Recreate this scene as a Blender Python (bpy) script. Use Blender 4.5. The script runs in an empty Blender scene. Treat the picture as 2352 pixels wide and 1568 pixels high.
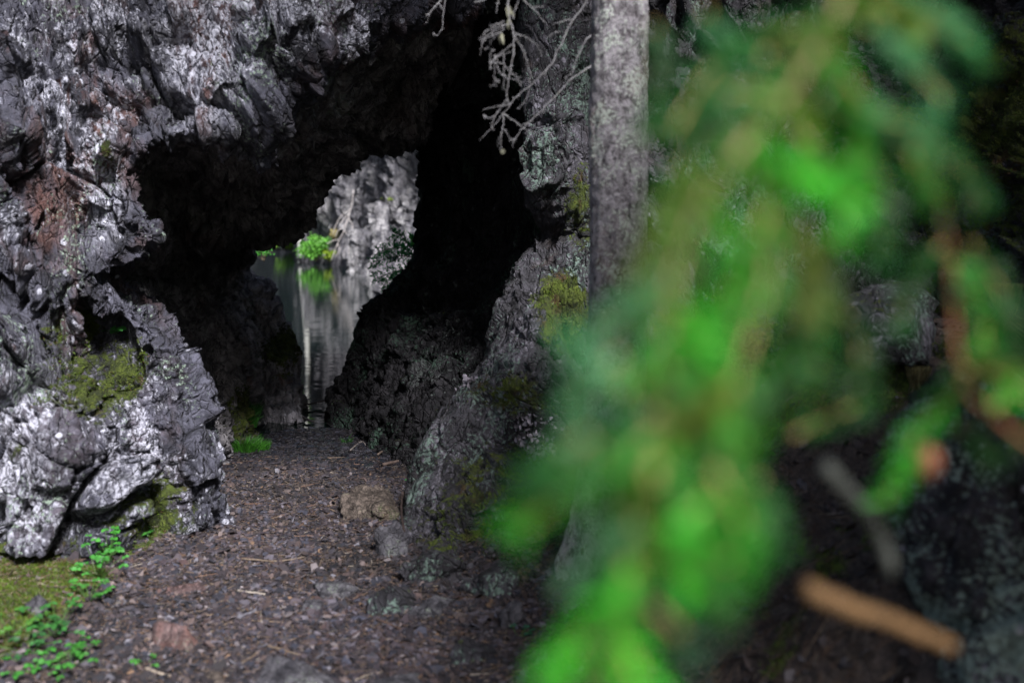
import bpy, math, random
import numpy as np
from mathutils import Vector, Euler, Matrix

random.seed(7)
RS = np.random.RandomState(11)
scene = bpy.context.scene

# ------------------------------------------------------------------ camera
FOC = 35.0
FPX = 2352 * FOC / 36.0
CAMZ = 1.6
PITCH = math.atan(314 / FPX)
cam_d = bpy.data.cameras.new("camera")
cam = bpy.data.objects.new("camera", cam_d)
scene.collection.objects.link(cam)
cam.location = (0, 0, CAMZ)
cam.rotation_euler = (math.pi / 2 - PITCH, 0, 0)
cam_d.lens = FOC
cam_d.sensor_width = 36
cam_d.clip_start = 0.02
cam_d.clip_end = 500
cam_d.dof.use_dof = True
cam_d.dof.focus_distance = 6.6
cam_d.dof.aperture_fstop = 1.45
cam_d.dof.aperture_blades = 9
scene.camera = cam

# ------------------------------------------------------------------ light
SUN_EL, SUN_AZ = math.radians(45), math.radians(156)   # azimuth: where the sun stands, clockwise from +Y
scene.view_settings.view_transform = 'Standard'
scene.view_settings.look = 'None'
scene.view_settings.exposure = 1.45
scene.view_settings.gamma = 1
w = bpy.data.worlds.new("World")
scene.world = w
w.use_nodes = True
nt = w.node_tree
bg = nt.nodes['Background']
sky = nt.nodes.new('ShaderNodeTexSky')
sky.sky_type = 'NISHITA'
sky.sun_disc = False
sky.sun_elevation = SUN_EL
sky.sun_rotation = SUN_AZ
sky.air_density = 1.0
sky.dust_density = 3.0
nt.links.new(sky.outputs[0], bg.inputs[0])
bg.inputs[1].default_value = 0.045
sd = bpy.data.lights.new("sun", 'SUN')
sd.energy = 4.6
sd.angle = math.radians(9)
sd.color = (1.0, 0.97, 0.98)
so = bpy.data.objects.new("sun", sd)
scene.collection.objects.link(so)
SUN_DIR = Vector((math.sin(SUN_AZ) * math.cos(SUN_EL), math.cos(SUN_AZ) * math.cos(SUN_EL), math.sin(SUN_EL)))
so.rotation_euler = SUN_DIR.to_track_quat('Z', 'Y').to_euler()
scene.cycles.max_bounces = 5
scene.cycles.diffuse_bounces = 4
scene.cycles.glossy_bounces = 3
scene.cycles.transparent_max_bounces = 6
scene.cycles.sample_clamp_indirect = 3

# ------------------------------------------------------------------ helpers
CP, SP = math.cos(PITCH), math.sin(PITCH)


def P(px, py, Y):
    """world point seen at photo pixel (2352 x 1568) at forward distance Y"""
    a = (px - 1176) / FPX
    b = (784 - py) / FPX
    dy = CP + b * SP
    dz = -SP + b * CP
    t = Y / dy
    return (a * t, Y, CAMZ + dz * t)


def setp(o, label=None, cat=None, group=None, kind=None):
    if label: o['label'] = label
    if cat: o['category'] = cat
    if group: o['group'] = group
    if kind: o['kind'] = kind
    return o


def empty(name, loc, label, cat, group=None):
    o = bpy.data.objects.new(name, None)
    scene.collection.objects.link(o)
    o.location = loc
    o.empty_display_size = 0.05
    return setp(o, label, cat, group)


def mesh_obj(name, verts, faces, mat, parent=None, smooth=True, attrs=None):
    """verts (N,3); faces: list of (M,k) int arrays or one array or list of tuples"""
    me = bpy.data.meshes.new(name)
    V = np.asarray(verts, dtype=np.float64).reshape(-1, 3)
    par = Vector((0, 0, 0))
    if parent is not None:
        par = parent.location.copy()
        if parent.parent is not None:
            par = parent.matrix_basis.translation + parent.parent.matrix_basis.translation
        V = V - np.array(par)
    if isinstance(faces, np.ndarray):
        faces = [faces]
    if isinstance(faces, list) and len(faces) and isinstance(faces[0], np.ndarray):
        loops = np.concatenate([f.reshape(-1) for f in faces]).astype(np.int32)
        tot = np.concatenate([np.full(len(f), f.shape[1]) for f in faces]).astype(np.int32)
    else:
        loops = np.array([i for f in faces for i in f], dtype=np.int32)
        tot = np.array([len(f) for f in faces], dtype=np.int32)
    start = np.concatenate([[0], np.cumsum(tot)[:-1]]).astype(np.int32)
    me.vertices.add(len(V)); me.vertices.foreach_set('co', V.reshape(-1))
    me.loops.add(len(loops)); me.loops.foreach_set('vertex_index', loops)
    me.polygons.add(len(tot)); me.polygons.foreach_set('loop_start', start)
    me.polygons.foreach_set('loop_total', tot)
    me.polygons.foreach_set('use_smooth', np.full(len(tot), smooth))
    for k, a in (attrs or {}).items():
        a = np.asarray(a)
        if a.ndim == 1:
            at = me.attributes.new(k, 'FLOAT', 'POINT'); at.data.foreach_set('value', a.astype(np.float32))
        else:
            at = me.attributes.new(k, 'FLOAT_COLOR', 'POINT')
            c = np.ones((len(a), 4), np.float32); c[:, :3] = a
            at.data.foreach_set('color', c.reshape(-1))
    me.update(calc_edges=True)
    me.validate()
    o = bpy.data.objects.new(name, me)
    scene.collection.objects.link(o)
    if mat: me.materials.append(mat)
    if parent is not None: o.parent = parent
    return o


def origin_to(o, loc):
    """move a parentless mesh's origin without moving its shape"""
    me = o.data
    me.transform(Matrix.Translation(-Vector(loc)))
    o.location = loc
    return o


# ---- noise
def _hash(ix, iy, iz, s):
    h = (ix.astype(np.int64) * 73856093) ^ (iy.astype(np.int64) * 19349663) ^ (iz.astype(np.int64) * 83492791) ^ (s * 2654435761)
    h &= 0xffffffff
    h = ((h ^ (h >> 15)) * 2246822519) & 0xffffffff
    h = ((h ^ (h >> 13)) * 3266489917) & 0xffffffff
    return (h ^ (h >> 16)) & 0xffffffff


def rnd(ix, iy, iz, s):
    return _hash(ix, iy, iz, s) / 4294967295.0


def vnoise(p, s=0):
    """value noise, about -1..1"""
    i = np.floor(p).astype(np.int64)
    f = p - i
    u = f * f * f * (f * (f * 6 - 15) + 10)
    r = 0
    for a in (0, 1):
        for b in (0, 1):
            for c in (0, 1):
                wgt = (u[:, 0] if a else 1 - u[:, 0]) * (u[:, 1] if b else 1 - u[:, 1]) * (u[:, 2] if c else 1 - u[:, 2])
                r = r + wgt * rnd(i[:, 0] + a, i[:, 1] + b, i[:, 2] + c, s)
    return r * 2 - 1


def fbm(p, octaves=4, s=0, gain=0.5, lac=2.03):
    r = 0; a = 1; t = 0
    for k in range(octaves):
        r = r + a * vnoise(p * lac ** k + 17.3 * k, s + k)
        t += a; a *= gain
    return r / t


def facet(p, s=0, slope=0.8):
    """chiselled noise: every Voronoi cell is a tilted plane. returns value, distance to the cell edge"""
    i = np.floor(p).astype(np.int64)
    f1 = np.full(len(p), 9.0); f2 = np.full(len(p), 9.0)
    val = np.zeros(len(p))
    for a in (-1, 0, 1):
        for b in (-1, 0, 1):
            for c in (-1, 0, 1):
                x, y, z = i[:, 0] + a, i[:, 1] + b, i[:, 2] + c
                cx = x + rnd(x, y, z, s + 1); cy = y + rnd(x, y, z, s + 2); cz = z + rnd(x, y, z, s + 3)
                dx, dy, dz = p[:, 0] - cx, p[:, 1] - cy, p[:, 2] - cz
                d = dx * dx + dy * dy + dz * dz
                near = d < f1
                f2 = np.where(near, f1, np.minimum(f2, d))
                f1 = np.where(near, d, f1)
                v = (rnd(x, y, z, s + 4) - 0.5) * 1.0 + slope * (dx * (rnd(x, y, z, s + 5) * 2 - 1) + dy * (rnd(x, y, z, s + 6) * 2 - 1) + dz * (rnd(x, y, z, s + 7) * 2 - 1))
                val = np.where(near, v, val)
    return val, np.sqrt(f2) - np.sqrt(f1)


def rot_basis(strike, dip):
    m = Euler((dip, 0, strike)).to_matrix()
    return np.array(m)


def rock_disp(p, amps, sizes, seed=0, stretch=(1, 1, 0.45), basis=None, warp=0.25, fine=0.012):
    q = p if basis is None else p @ basis
    q = q * np.array(stretch)
    d = 0
    crack = np.ones(len(p))
    for k, (a, L) in enumerate(zip(amps, sizes)):
        wv = np.stack([fbm(q / L * 0.9 + 5 * j, 3, seed + 40 + j + 9 * k) for j in range(3)], 1) * warp
        v, e = facet(q / L + wv, seed + 10 * k)
        d = d + a * v * sm(e, 0, 0.05) - a * (0.12 if k == 0 else 0.4) * np.clip(1 - e / 0.06, 0, 1)
        crack = np.minimum(crack, np.clip(e / 0.12, 0, 1))
    v, e = facet(q / (sizes[-1] * 0.5), seed + 91)
    d = d + amps[-1] * 0.5 * v * sm(e, 0, 0.15)
    n = fbm(q / sizes[-1] * 1.5, 4, seed + 77)
    d = d + fine * (n + 0.8 * (1 - 2 * np.abs(fbm(q / sizes[-1] * 3.1, 3, seed + 99))))
    return d, crack


def cr(C, t):
    """Catmull-Rom along axis 0 of C at parameters t in 0..K-1"""
    K = C.shape[0]
    Cp = np.concatenate([[2 * C[0] - C[1]], C, [2 * C[-1] - C[-2]]], 0)
    i = np.clip(np.floor(t).astype(int), 0, K - 2)
    f = (t - i)[(...,) + (None,) * (C.ndim - 1)]
    p0, p1, p2, p3 = Cp[i], Cp[i + 1], Cp[i + 2], Cp[i + 3]
    return 0.5 * (2 * p1 + (p2 - p0) * f + (2 * p0 - 5 * p1 + 4 * p2 - p3) * f * f + (3 * p1 - p0 - 3 * p2 + p3) * f ** 3)


def params(C, axis, step):
    d = np.linalg.norm(np.diff(C, axis=axis), axis=2).mean(axis=1 - axis)
    ts = []
    for k, L in enumerate(d):
        n = max(2, int(L / (step[k] if hasattr(step, '__len__') else step)))
        ts.append(k + np.arange(n) / n)
    return np.concatenate(ts + [[len(d)]])


def grid_faces(m, n, off=0):
    i = np.arange(m - 1)[:, None] * n + np.arange(n - 1)[None, :]
    i = i.reshape(-1) + off
    return np.stack([i, i + 1, i + n + 1, i + n], 1)


def sheet(rows, stepu, stepv):
    C = np.array([[P(*c) for c in r] for r in rows])
    tu = params(C, 0, stepu); tv = params(C, 1, stepv)
    G = cr(C, tu)
    G = np.swapaxes(cr(np.swapaxes(G, 0, 1), tv), 0, 1)
    return G, tu, tv


def normals(G):
    du = np.gradient(G, axis=0); dv = np.gradient(G, axis=1)
    n = np.cross(dv, du)
    L = np.linalg.norm(n, axis=2, keepdims=True)
    return n / np.maximum(L, 1e-9)


def sm(x, a, b):
    t = np.clip((x - a) / (b - a), 0, 1)
    return t * t * (3 - 2 * t)


# ---- materials
def new_mat(name):
    m = bpy.data.materials.new(name)
    m.use_nodes = True
    nt = m.node_tree
    b = nt.nodes['Principled BSDF']
    return m, nt, b


class N:
    def __init__(s, nt): s.nt = nt; s.tc = nt.nodes.new('ShaderNodeTexCoord')
    def link(s, a, b): s.nt.links.new(a, b)
    def noise(s, scale, det=6, rough=0.6, vec=None, dist=0):
        n = s.nt.nodes.new('ShaderNodeTexNoise')
        n.inputs['Scale'].default_value = scale; n.inputs['Detail'].default_value = det
        n.inputs['Roughness'].default_value = rough; n.inputs['Distortion'].default_value = dist
        s.link(vec or s.tc.outputs['Object'], n.inputs['Vector'])
        return n.outputs['Fac']
    def vor(s, scale, vec=None, feat='F1', rand=1):
        n = s.nt.nodes.new('ShaderNodeTexVoronoi'); n.feature = feat
        n.inputs['Scale'].default_value = scale
        s.link(vec or s.tc.outputs['Object'], n.inputs['Vector'])
        return n.outputs['Distance']
    def mapping(s, scale, rot=(0, 0, 0)):
        n = s.nt.nodes.new('ShaderNodeMapping')
        n.inputs['Scale'].default_value = scale; n.inputs['Rotation'].default_value = rot
        s.link(s.tc.outputs['Object'], n.inputs['Vector'])
        return n.outputs[0]
    def ramp(s, fac, a, b, ca=0.0, cb=1.0):
        n = s.nt.nodes.new('ShaderNodeMapRange')
        n.inputs['From Min'].default_value = a; n.inputs['From Max'].default_value = b
        n.inputs['To Min'].default_value = ca; n.inputs['To Max'].default_value = cb
        n.interpolation_type = 'SMOOTHSTEP'
        s.link(fac, n.inputs['Value'])
        return n.outputs[0]
    def math(s, op, a, b=None):
        n = s.nt.nodes.new('ShaderNodeMath'); n.operation = op
        for k, v in enumerate((a, b)):
            if v is None: continue
            if isinstance(v, (int, float)): n.inputs[k].default_value = v
            else: s.link(v, n.inputs[k])
        return n.outputs[0]
    def mix(s, fac, a, b):
        n = s.nt.nodes.new('ShaderNodeMix'); n.data_type = 'RGBA'
        if isinstance(fac, (int, float)): n.inputs[0].default_value = fac
        else: s.link(fac, n.inputs[0])
        for k, v in ((6, a), (7, b)):
            if isinstance(v, tuple): n.inputs[k].default_value = (*v, 1)
            else: s.link(v, n.inputs[k])
        return n.outputs[2]
    def attr(s, name):
        n = s.nt.nodes.new('ShaderNodeAttribute'); n.attribute_name = name
        return n
    def bump(s, h, strength, dist, prev=None):
        n = s.nt.nodes.new('ShaderNodeBump')
        n.inputs['Strength'].default_value = strength; n.inputs['Distance'].default_value = dist
        s.link(h, n.inputs['Height'])
        if prev: s.link(prev, n.inputs['Normal'])
        return n.outputs[0]
    def upness(s):
        g = s.nt.nodes.new('ShaderNodeNewGeometry')
        x = s.nt.nodes.new('ShaderNodeSeparateXYZ'); s.link(g.outputs['Normal'], x.inputs[0])
        return x.outputs['Z']


def rock_mat(name, dark, mid, rust, lichen, green, lich_amt=0.5, green_amt=0.35, rust_amt=0.5, rough=0.75, scale=1.0, stretch=(1, 1, 0.55), moss_bias=0.0, bumpd=0.012):
    m, nt, b = new_mat(name)
    n = N(nt)
    v = n.mapping(stretch, (0.25, 0.2, 0.3))
    big = n.noise(1.6 * scale, 8, 0.62, v, 0.6)
    med = n.noise(6.5 * scale, 10, 0.68, v, 0.4)
    fin = n.noise(34 * scale, 8, 0.72, v)
    col = n.mix(n.ramp(med, 0.38, 0.64), dark, mid)
    rusty = n.math('MULTIPLY', n.ramp(n.noise(2.3 * scale, 9, 0.65, v, 0.8), 0.62 - 0.16 * rust_amt, 0.74 - 0.1 * rust_amt), n.attr('rust').outputs['Fac'])
    col = n.mix(rusty, col, rust)
    # lichen: broad crusts broken up by fine noise, plus round spots
    la = n.attr('lich').outputs['Fac']
    crust = n.ramp(n.math('ADD', n.math('MULTIPLY', big, 0.55), n.math('MULTIPLY', fin, 0.45)), 0.585 - 0.07 * lich_amt, 0.645 - 0.07 * lich_amt)
    crust = n.math('MULTIPLY', crust, n.ramp(n.noise(75 * scale, 6, 0.75), 0.40, 0.58, 0.12, 1))
    col = n.mix(n.math('MINIMUM', n.math('MULTIPLY', n.math('ADD', crust, n.math('MULTIPLY', n.math('MAXIMUM', n.math('SUBTRACT', la, 1.0), 0.0), n.ramp(fin, 0.42, 0.62, 0.0, 0.6))), la), 0.95), col, lichen)
    ga = n.ramp(n.math('ADD', n.math('MULTIPLY', n.noise(3.1 * scale, 8, 0.6, v), 0.5), n.math('MULTIPLY', n.noise(48 * scale, 6, 0.7), 0.5)), 0.585 - 0.06 * green_amt, 0.63 - 0.06 * green_amt)
    col = n.mix(n.math('MULTIPLY', ga, la), col, green)
    vr = n.vor(13 * scale)
    vm = n.noise(4.0 * scale, 3, 0.5)
    spots = n.math('MULTIPLY', n.ramp(n.math('ADD', vr, n.math('MULTIPLY', fin, 0.2)), 0.36, 0.27), n.ramp(vm, 0.52, 0.6))
    col = n.mix(n.math('MULTIPLY', spots, n.math('MULTIPLY', la, 0.8)), col, lichen)
    # moss where the masks say, and a little on ledges
    mo = n.math('ADD', n.attr('moss').outputs['Fac'], n.math('SUBTRACT', n.math('MULTIPLY', n.math('ADD', n.noise(7 * scale, 8, 0.65), n.noise(40, 4, 0.6)), 0.75), 0.95 - moss_bias))
    mo = n.math('ADD', mo, n.math('MULTIPLY', n.upness(), 0.12))
    mo = n.ramp(mo, 0.10, 0.24)
    mcol = n.mix(n.ramp(n.noise(9, 6, 0.6), 0.35, 0.65), (0.018, 0.026, 0.004), (0.075, 0.105, 0.012))
    mcol = n.mix(n.ramp(n.noise(60, 4, 0.6), 0.5, 0.75), mcol, (0.12, 0.15, 0.02))
    mcol = n.mix(n.ramp(n.noise(5.3, 6, 0.6), 0.56, 0.68), mcol, (0.06, 0.035, 0.012))
    col = n.mix(mo, col, mcol)
    nt.links.new(col, b.inputs['Base Color'])
    r = n.math('ADD', n.math('MULTIPLY', mo, 0.3), n.ramp(med, 0.3, 0.7, rough - 0.18, rough + 0.1))
    nt.links.new(r, b.inputs['Roughness'])
    b.inputs['Specular IOR Level'].default_value = 0.35
    h = n.math('ADD', n.math('MULTIPLY', n.noise(16 * scale, 10, 0.72, v), 1.0), n.math('MULTIPLY', n.noise(90 * scale, 5, 0.7), 0.35))
    vw = nt.nodes.new('ShaderNodeVectorMath'); vw.operation = 'MULTIPLY_ADD'
    nz = nt.nodes.new('ShaderNodeTexNoise'); nz.inputs['Scale'].default_value = 5 * scale; nz.inputs['Detail'].default_value = 5
    nt.links.new(v, nz.inputs['Vector']); nt.links.new(nz.outputs['Color'], vw.inputs[0]); vw.inputs[1].default_value = (0.16, 0.16, 0.16); nt.links.new(v, vw.inputs[2])
    for cs, amt in ((5.5, 0.9), (15, 0.55)):
        h = n.math('ADD', h, n.math('MULTIPLY', n.ramp(n.vor(cs * scale, vw.outputs[0], 'DISTANCE_TO_EDGE'), 0.0, 0.07), amt))
    h = n.math('ADD', h, n.math('MULTIPLY', n.math('MULTIPLY', mo, n.noise(130, 3, 0.7)), 0.9))
    nt.links.new(n.bump(h, 1.0, bumpd * 3.2), b.inputs['Normal'])
    return m


def plain_mat(name, cols, scale=20, rough=0.8, bump=0.0, spec=0.3, trans=0.0, stretch=None, trans_col=None):
    m, nt, b = new_mat(name)
    n = N(nt)
    v = n.mapping(stretch) if stretch else None
    f = n.noise(scale, 6, 0.65, v)
    col = n.mix(n.ramp(f, 0.35, 0.65), cols[0], cols[1])
    if len(cols) > 2:
        col = n.mix(n.ramp(n.noise(scale * 2.7, 5, 0.6, v), 0.52, 0.68), col, cols[2])
    nt.links.new(col, b.inputs['Base Color'])
    b.inputs['Roughness'].default_value = rough
    b.inputs['Specular IOR Level'].default_value = spec
    if bump:
        nt.links.new(n.bump(n.noise(scale * 2, 8, 0.7, v), 1.0, bump), b.inputs['Normal'])
    if trans:
        t = nt.nodes.new('ShaderNodeBsdfTranslucent')
        mx = nt.nodes.new('ShaderNodeMixShader')
        mx.inputs[0].default_value = trans
        if trans_col: t.inputs[0].default_value = (*trans_col, 1)
        else: nt.links.new(col, t.inputs[0])
        nt.links.new(b.outputs[0], mx.inputs[1]); nt.links.new(t.outputs[0], mx.inputs[2])
        nt.links.new(mx.outputs[0], nt.nodes['Material Output'].inputs[0])
    return m


def tint_mat(name, rough=0.8, spec=0.3, bump=0.0, scale=60, trans=0.0, wet=False):
    """colour comes from the point attribute 'tint', broken up a little"""
    m, nt, b = new_mat(name)
    n = N(nt)
    a = n.attr('tint').outputs['Color']
    f = n.ramp(n.noise(scale, 5, 0.65), 0.3, 0.7, 0.0, 0.6)
    mu = nt.nodes.new('ShaderNodeMix'); mu.data_type = 'RGBA'; mu.blend_type = 'MULTIPLY'
    nt.links.new(f, mu.inputs[0]); nt.links.new(a, mu.inputs[6]); mu.inputs[7].default_value = (0.35, 0.35, 0.35, 1)
    col = mu.outputs[2]
    nt.links.new(col, b.inputs['Base Color'])
    b.inputs['Specular IOR Level'].default_value = spec
    if wet:
        nt.links.new(n.ramp(n.attr('wet').outputs['Fac'], 0, 1, rough, 0.22), b.inputs['Roughness'])
    else:
        b.inputs['Roughness'].default_value = rough
    if bump:
        nt.links.new(n.bump(n.noise(scale * 2, 6, 0.7), 1.0, bump), b.inputs['Normal'])
    if trans:
        t = nt.nodes.new('ShaderNodeBsdfTranslucent')
        mx = nt.nodes.new('ShaderNodeMixShader'); mx.inputs[0].default_value = trans
        nt.links.new(col, t.inputs[0])
        nt.links.new(b.outputs[0], mx.inputs[1]); nt.links.new(t.outputs[0], mx.inputs[2])
        nt.links.new(mx.outputs[0], nt.nodes['Material Output'].inputs[0])
    return m


M_left = rock_mat("lichened_slate", (0.013, 0.0135, 0.021), (0.084, 0.085, 0.116), (0.11, 0.046, 0.035), (0.50, 0.51, 0.60), (0.22, 0.29, 0.23), 0.80, 0.40, 0.95)
M_arch = rock_mat("cave_slate", (0.045, 0.042, 0.048), (0.21, 0.20, 0.21), (0.06, 0.032, 0.024), (0.45, 0.44, 0.47), (0.12, 0.17, 0.13), 0.55, 0.3, 0.5)  # inner copy of the slate, lightened in colour to stand for bounced light
M_dark = rock_mat("shade_darkened_slate", (0.006, 0.006, 0.007), (0.024, 0.023, 0.026), (0.011, 0.008, 0.006), (0.11, 0.125, 0.12), (0.045, 0.085, 0.06), 0.5, 0.5, 0.3, moss_bias=0.06)  # right-hand copy of the slate: its shade is put into the near-black colour
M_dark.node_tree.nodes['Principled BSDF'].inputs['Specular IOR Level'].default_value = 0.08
M_rear = rock_mat("lake_lightened_slate", (0.09, 0.088, 0.10), (0.36, 0.35, 0.39), (0.16, 0.09, 0.07), (0.5, 0.5, 0.54), (0.2, 0.26, 0.2), 0.6, 0.3, 0.5)  # paler copy for rear rock and wedge boulder: lake-side light painted in
M_right = rock_mat("mossy_slate", (0.010, 0.0095, 0.012), (0.046, 0.044, 0.054), (0.05, 0.028, 0.018), (0.20, 0.19, 0.23), (0.13, 0.19, 0.16), 0.85, 0.7, 0.4, moss_bias=0.05)
M_far = rock_mat("sunlit_cliff_rock", (0.07, 0.07, 0.085), (0.29, 0.285, 0.31), (0.2, 0.16, 0.14), (0.8, 0.79, 0.80), (0.34, 0.36, 0.33), 0.95, 0.2, 0.3, scale=1.5, stretch=(1, 1, 0.26), bumpd=0.03, moss_bias=-0.3)
M_stone = rock_mat("red_slate_stone", (0.045, 0.028, 0.028), (0.13, 0.085, 0.085), (0.15, 0.07, 0.055), (0.20, 0.17, 0.17), (0.12, 0.13, 0.10), 0.3, 0.1, 1.0, scale=3, moss_bias=-0.4, bumpd=0.003)
M_grey = rock_mat("grey_stone", (0.025, 0.024, 0.030), (0.09, 0.087, 0.10), (0.08, 0.055, 0.05), (0.20, 0.19, 0.21), (0.16, 0.19, 0.15), 0.5, 0.3, 0.5, scale=2.5, moss_bias=-0.15, bumpd=0.004)
M_pale = rock_mat("buff_stone", (0.035, 0.027, 0.022), (0.12, 0.095, 0.08), (0.12, 0.08, 0.05), (0.27, 0.23, 0.18), (0.13, 0.15, 0.07), 0.5, 0.3, 0.5, scale=2.5, moss_bias=-0.05, bumpd=0.004)


# ------------------------------------------------------------------ ground
WATER_Z = -0.24


def smn(x, a, b): return sm(x, a, b)


def pathx(y):
    return np.interp(y, [0, 3.4, 5.7, 8.7, 12], [-0.3, -0.62, -1.12, -1.62, -2.2])


def gmoss(x, y):
    x = np.asarray(x, float); y = np.asarray(y, float)
    sh = x.shape; x = x.reshape(-1); y = y.reshape(-1)
    p = np.stack([x, y, 0 * x], 1)
    d = x - pathx(y)
    m = 1.1 * np.exp(-(((x + 2.12) / 0.50) ** 2 + ((y - 3.6) / 0.9) ** 2)) + 1.0 * np.exp(-(((x + 1.80) / 0.22) ** 2 + ((y - 4.65) / 0.28) ** 2))
    m = m + (0.22 * sm(d, 0.4, 0.9) + 0.33 * sm(d, 1.15, 2.4)) * (y < 6)
    m = m + 0.45 * fbm(p * 2.6, 4, 91)
    return sm(m, 0.36, 0.56).reshape(sh)


def gz(x, y, fine=True):
    x = np.asarray(x, float); y = np.asarray(y, float)
    shp = x.shape
    x = x.reshape(-1); y = y.reshape(-1)
    z = np.interp(y, [-50, 4.5, 6.2, 7.4, 8.1, 9, 10, 12, 16], [0, 0, -0.07, -0.20, -0.26, -0.36, -0.5, -1.2, -3])
    d = x - pathx(y)
    r = np.clip(d - 0.62, 0, None)
    z = z + 0.42 * r * sm(r, 0, 1.0) * (y < 30) + 0.12 * sm(r, 0, 0.35)
    # bank of moss at the foot of the left cliff
    z = z + 0.15 * np.exp(-(((x + 1.95) / 0.34) ** 2 + ((y - 3.55) / 0.55) ** 2)) + 0.08 * np.exp(-(((x + 1.80) / 0.20) ** 2 + ((y - 4.65) / 0.25) ** 2))
    # lake bed
    far = sm(y, 10.5, 14)
    z = z * (1 - far) + far * -3.0
    out = sm(np.hypot(x, y - 20), 55, 75)
    z = z * (1 - out) + out * 3.0
    p = np.stack([x, y, np.zeros_like(x)], 1)
    z = z + 0.05 * fbm(p * 1.3, 3, 5) * (1 - far)
    rr = sm(r, 0.0, 0.6)
    z = z + rr * 0.16 * fbm(p * 3.1, 3, 8)
    if fine:
        z = z + 0.012 * fbm(p * 9, 4, 9) + rr * 0.03 * fbm(p * 14, 3, 12)
    return z.reshape(shp)


def ground():
    xs = np.concatenate([np.linspace(-180, -12, 16), np.linspace(-11, -3.2, 25), np.arange(-3.0, 3.6, 0.014), np.linspace(3.8, 12, 25), np.linspace(14, 180, 16)])
    ys = np.concatenate([np.linspace(-180, -8, 14), np.linspace(-7, 2.4, 20), np.arange(2.5, 5.5, 0.014), np.arange(5.5, 10.5, 0.022), np.linspace(10.7, 30, 30), np.linspace(34, 240, 20)])
    X, Y = np.meshgrid(xs, ys)
    Z = gz(X, Y)
    V = np.stack([X, Y, Z], 2).reshape(-1, 3)
    m, nt, b = new_mat("forest_soil")
    n = N(nt)
    f1 = n.noise(45, 10, 0.75); f2 = n.noise(7, 8, 0.6)
    col = n.mix(n.ramp(f1, 0.38, 0.62), (0.018, 0.013, 0.011), (0.085, 0.062, 0.052))
    col = n.mix(n.ramp(n.noise(120, 5, 0.7), 0.55, 0.7), col, (0.20, 0.16, 0.14))
    sep = nt.nodes.new('ShaderNodeSeparateXYZ'); n.link(n.tc.outputs['Object'], sep.inputs[0])
    wet = n.ramp(n.math('ADD', sep.outputs['Y'], n.math('MULTIPLY', f2, 1.2)), 6.3, 7.2)
    col = n.mix(wet, col, n.mix(n.ramp(f1, 0.4, 0.6), (0.006, 0.006, 0.008), (0.03, 0.028, 0.034)))
    mo = n.ramp(n.math('ADD', n.attr('moss').outputs['Fac'], n.math('MULTIPLY', n.noise(25, 6, 0.7), 0.6)), 0.65, 0.85)
    mcol = n.mix(n.ramp(n.noise(30, 6, 0.7), 0.4, 0.65), (0.025, 0.04, 0.004), (0.10, 0.15, 0.014))
    col = n.mix(mo, col, mcol)
    n.link(col, b.inputs['Base Color'])
    n.link(n.ramp(wet, 0, 1, 0.85, 0.3), b.inputs['Roughness'])
    n.link(n.bump(n.math('ADD', f1, n.noise(110, 5, 0.7)), 1.0, 0.02), b.inputs['Normal'])
    return setp(mesh_obj("ground", V, grid_faces(len(ys), len(xs)), m, attrs={'moss': gmoss(X, Y).reshape(-1)}), kind='structure')


ground()


def water():
    xs = np.linspace(-70, 14, 60); ys = np.linspace(7.2, 75, 60)
    X, Y = np.meshgrid(xs, ys)
    V = np.stack([X, Y, np.full_like(X, WATER_Z)], 2).reshape(-1, 3)
    m, nt, b = new_mat("lake_water")
    n = N(nt)
    b.inputs['Base Color'].default_value = (0.003, 0.007, 0.006, 1)
    b.inputs['Roughness'].default_value = 0.0
    b.inputs['IOR'].default_value = 1.333
    b.inputs['Specular IOR Level'].default_value = 0.9
    v = n.mapping((0.5, 2.6, 1))
    h = n.math('ADD', n.noise(1.7, 2, 0.5, v), n.math('MULTIPLY', n.noise(7, 2, 0.5, v), 0.16))
    n.link(n.bump(h, 0.16, 0.022), b.inputs['Normal'])
    return setp(mesh_obj("water", V, grid_faces(len(ys), len(xs)), m), kind='structure')


water()


# ------------------------------------------------------------------ rock masses
def pix_of(V):
    """photo pixel of world points (used only to lay out lichen and moss patches by place)"""
    d = V - np.array([0, 0, CAMZ])
    fw = d[:, 1] * CP - d[:, 2] * SP
    up = d[:, 1] * SP + d[:, 2] * CP
    fw = np.maximum(fw, 0.1)
    return 1176 + FPX * d[:, 0] / fw, 784 - FPX * up / fw


def blob(V, spots):
    """soft patches: spots = [(world centre), radius, strength]"""
    r = np.zeros(len(V))
    for c, rad, s in spots:
        d = np.linalg.norm((V - np.array(c)) / np.array(rad), axis=1)
        r = np.maximum(r, s * np.clip(1.25 - d, 0, 1))
    return r


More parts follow.
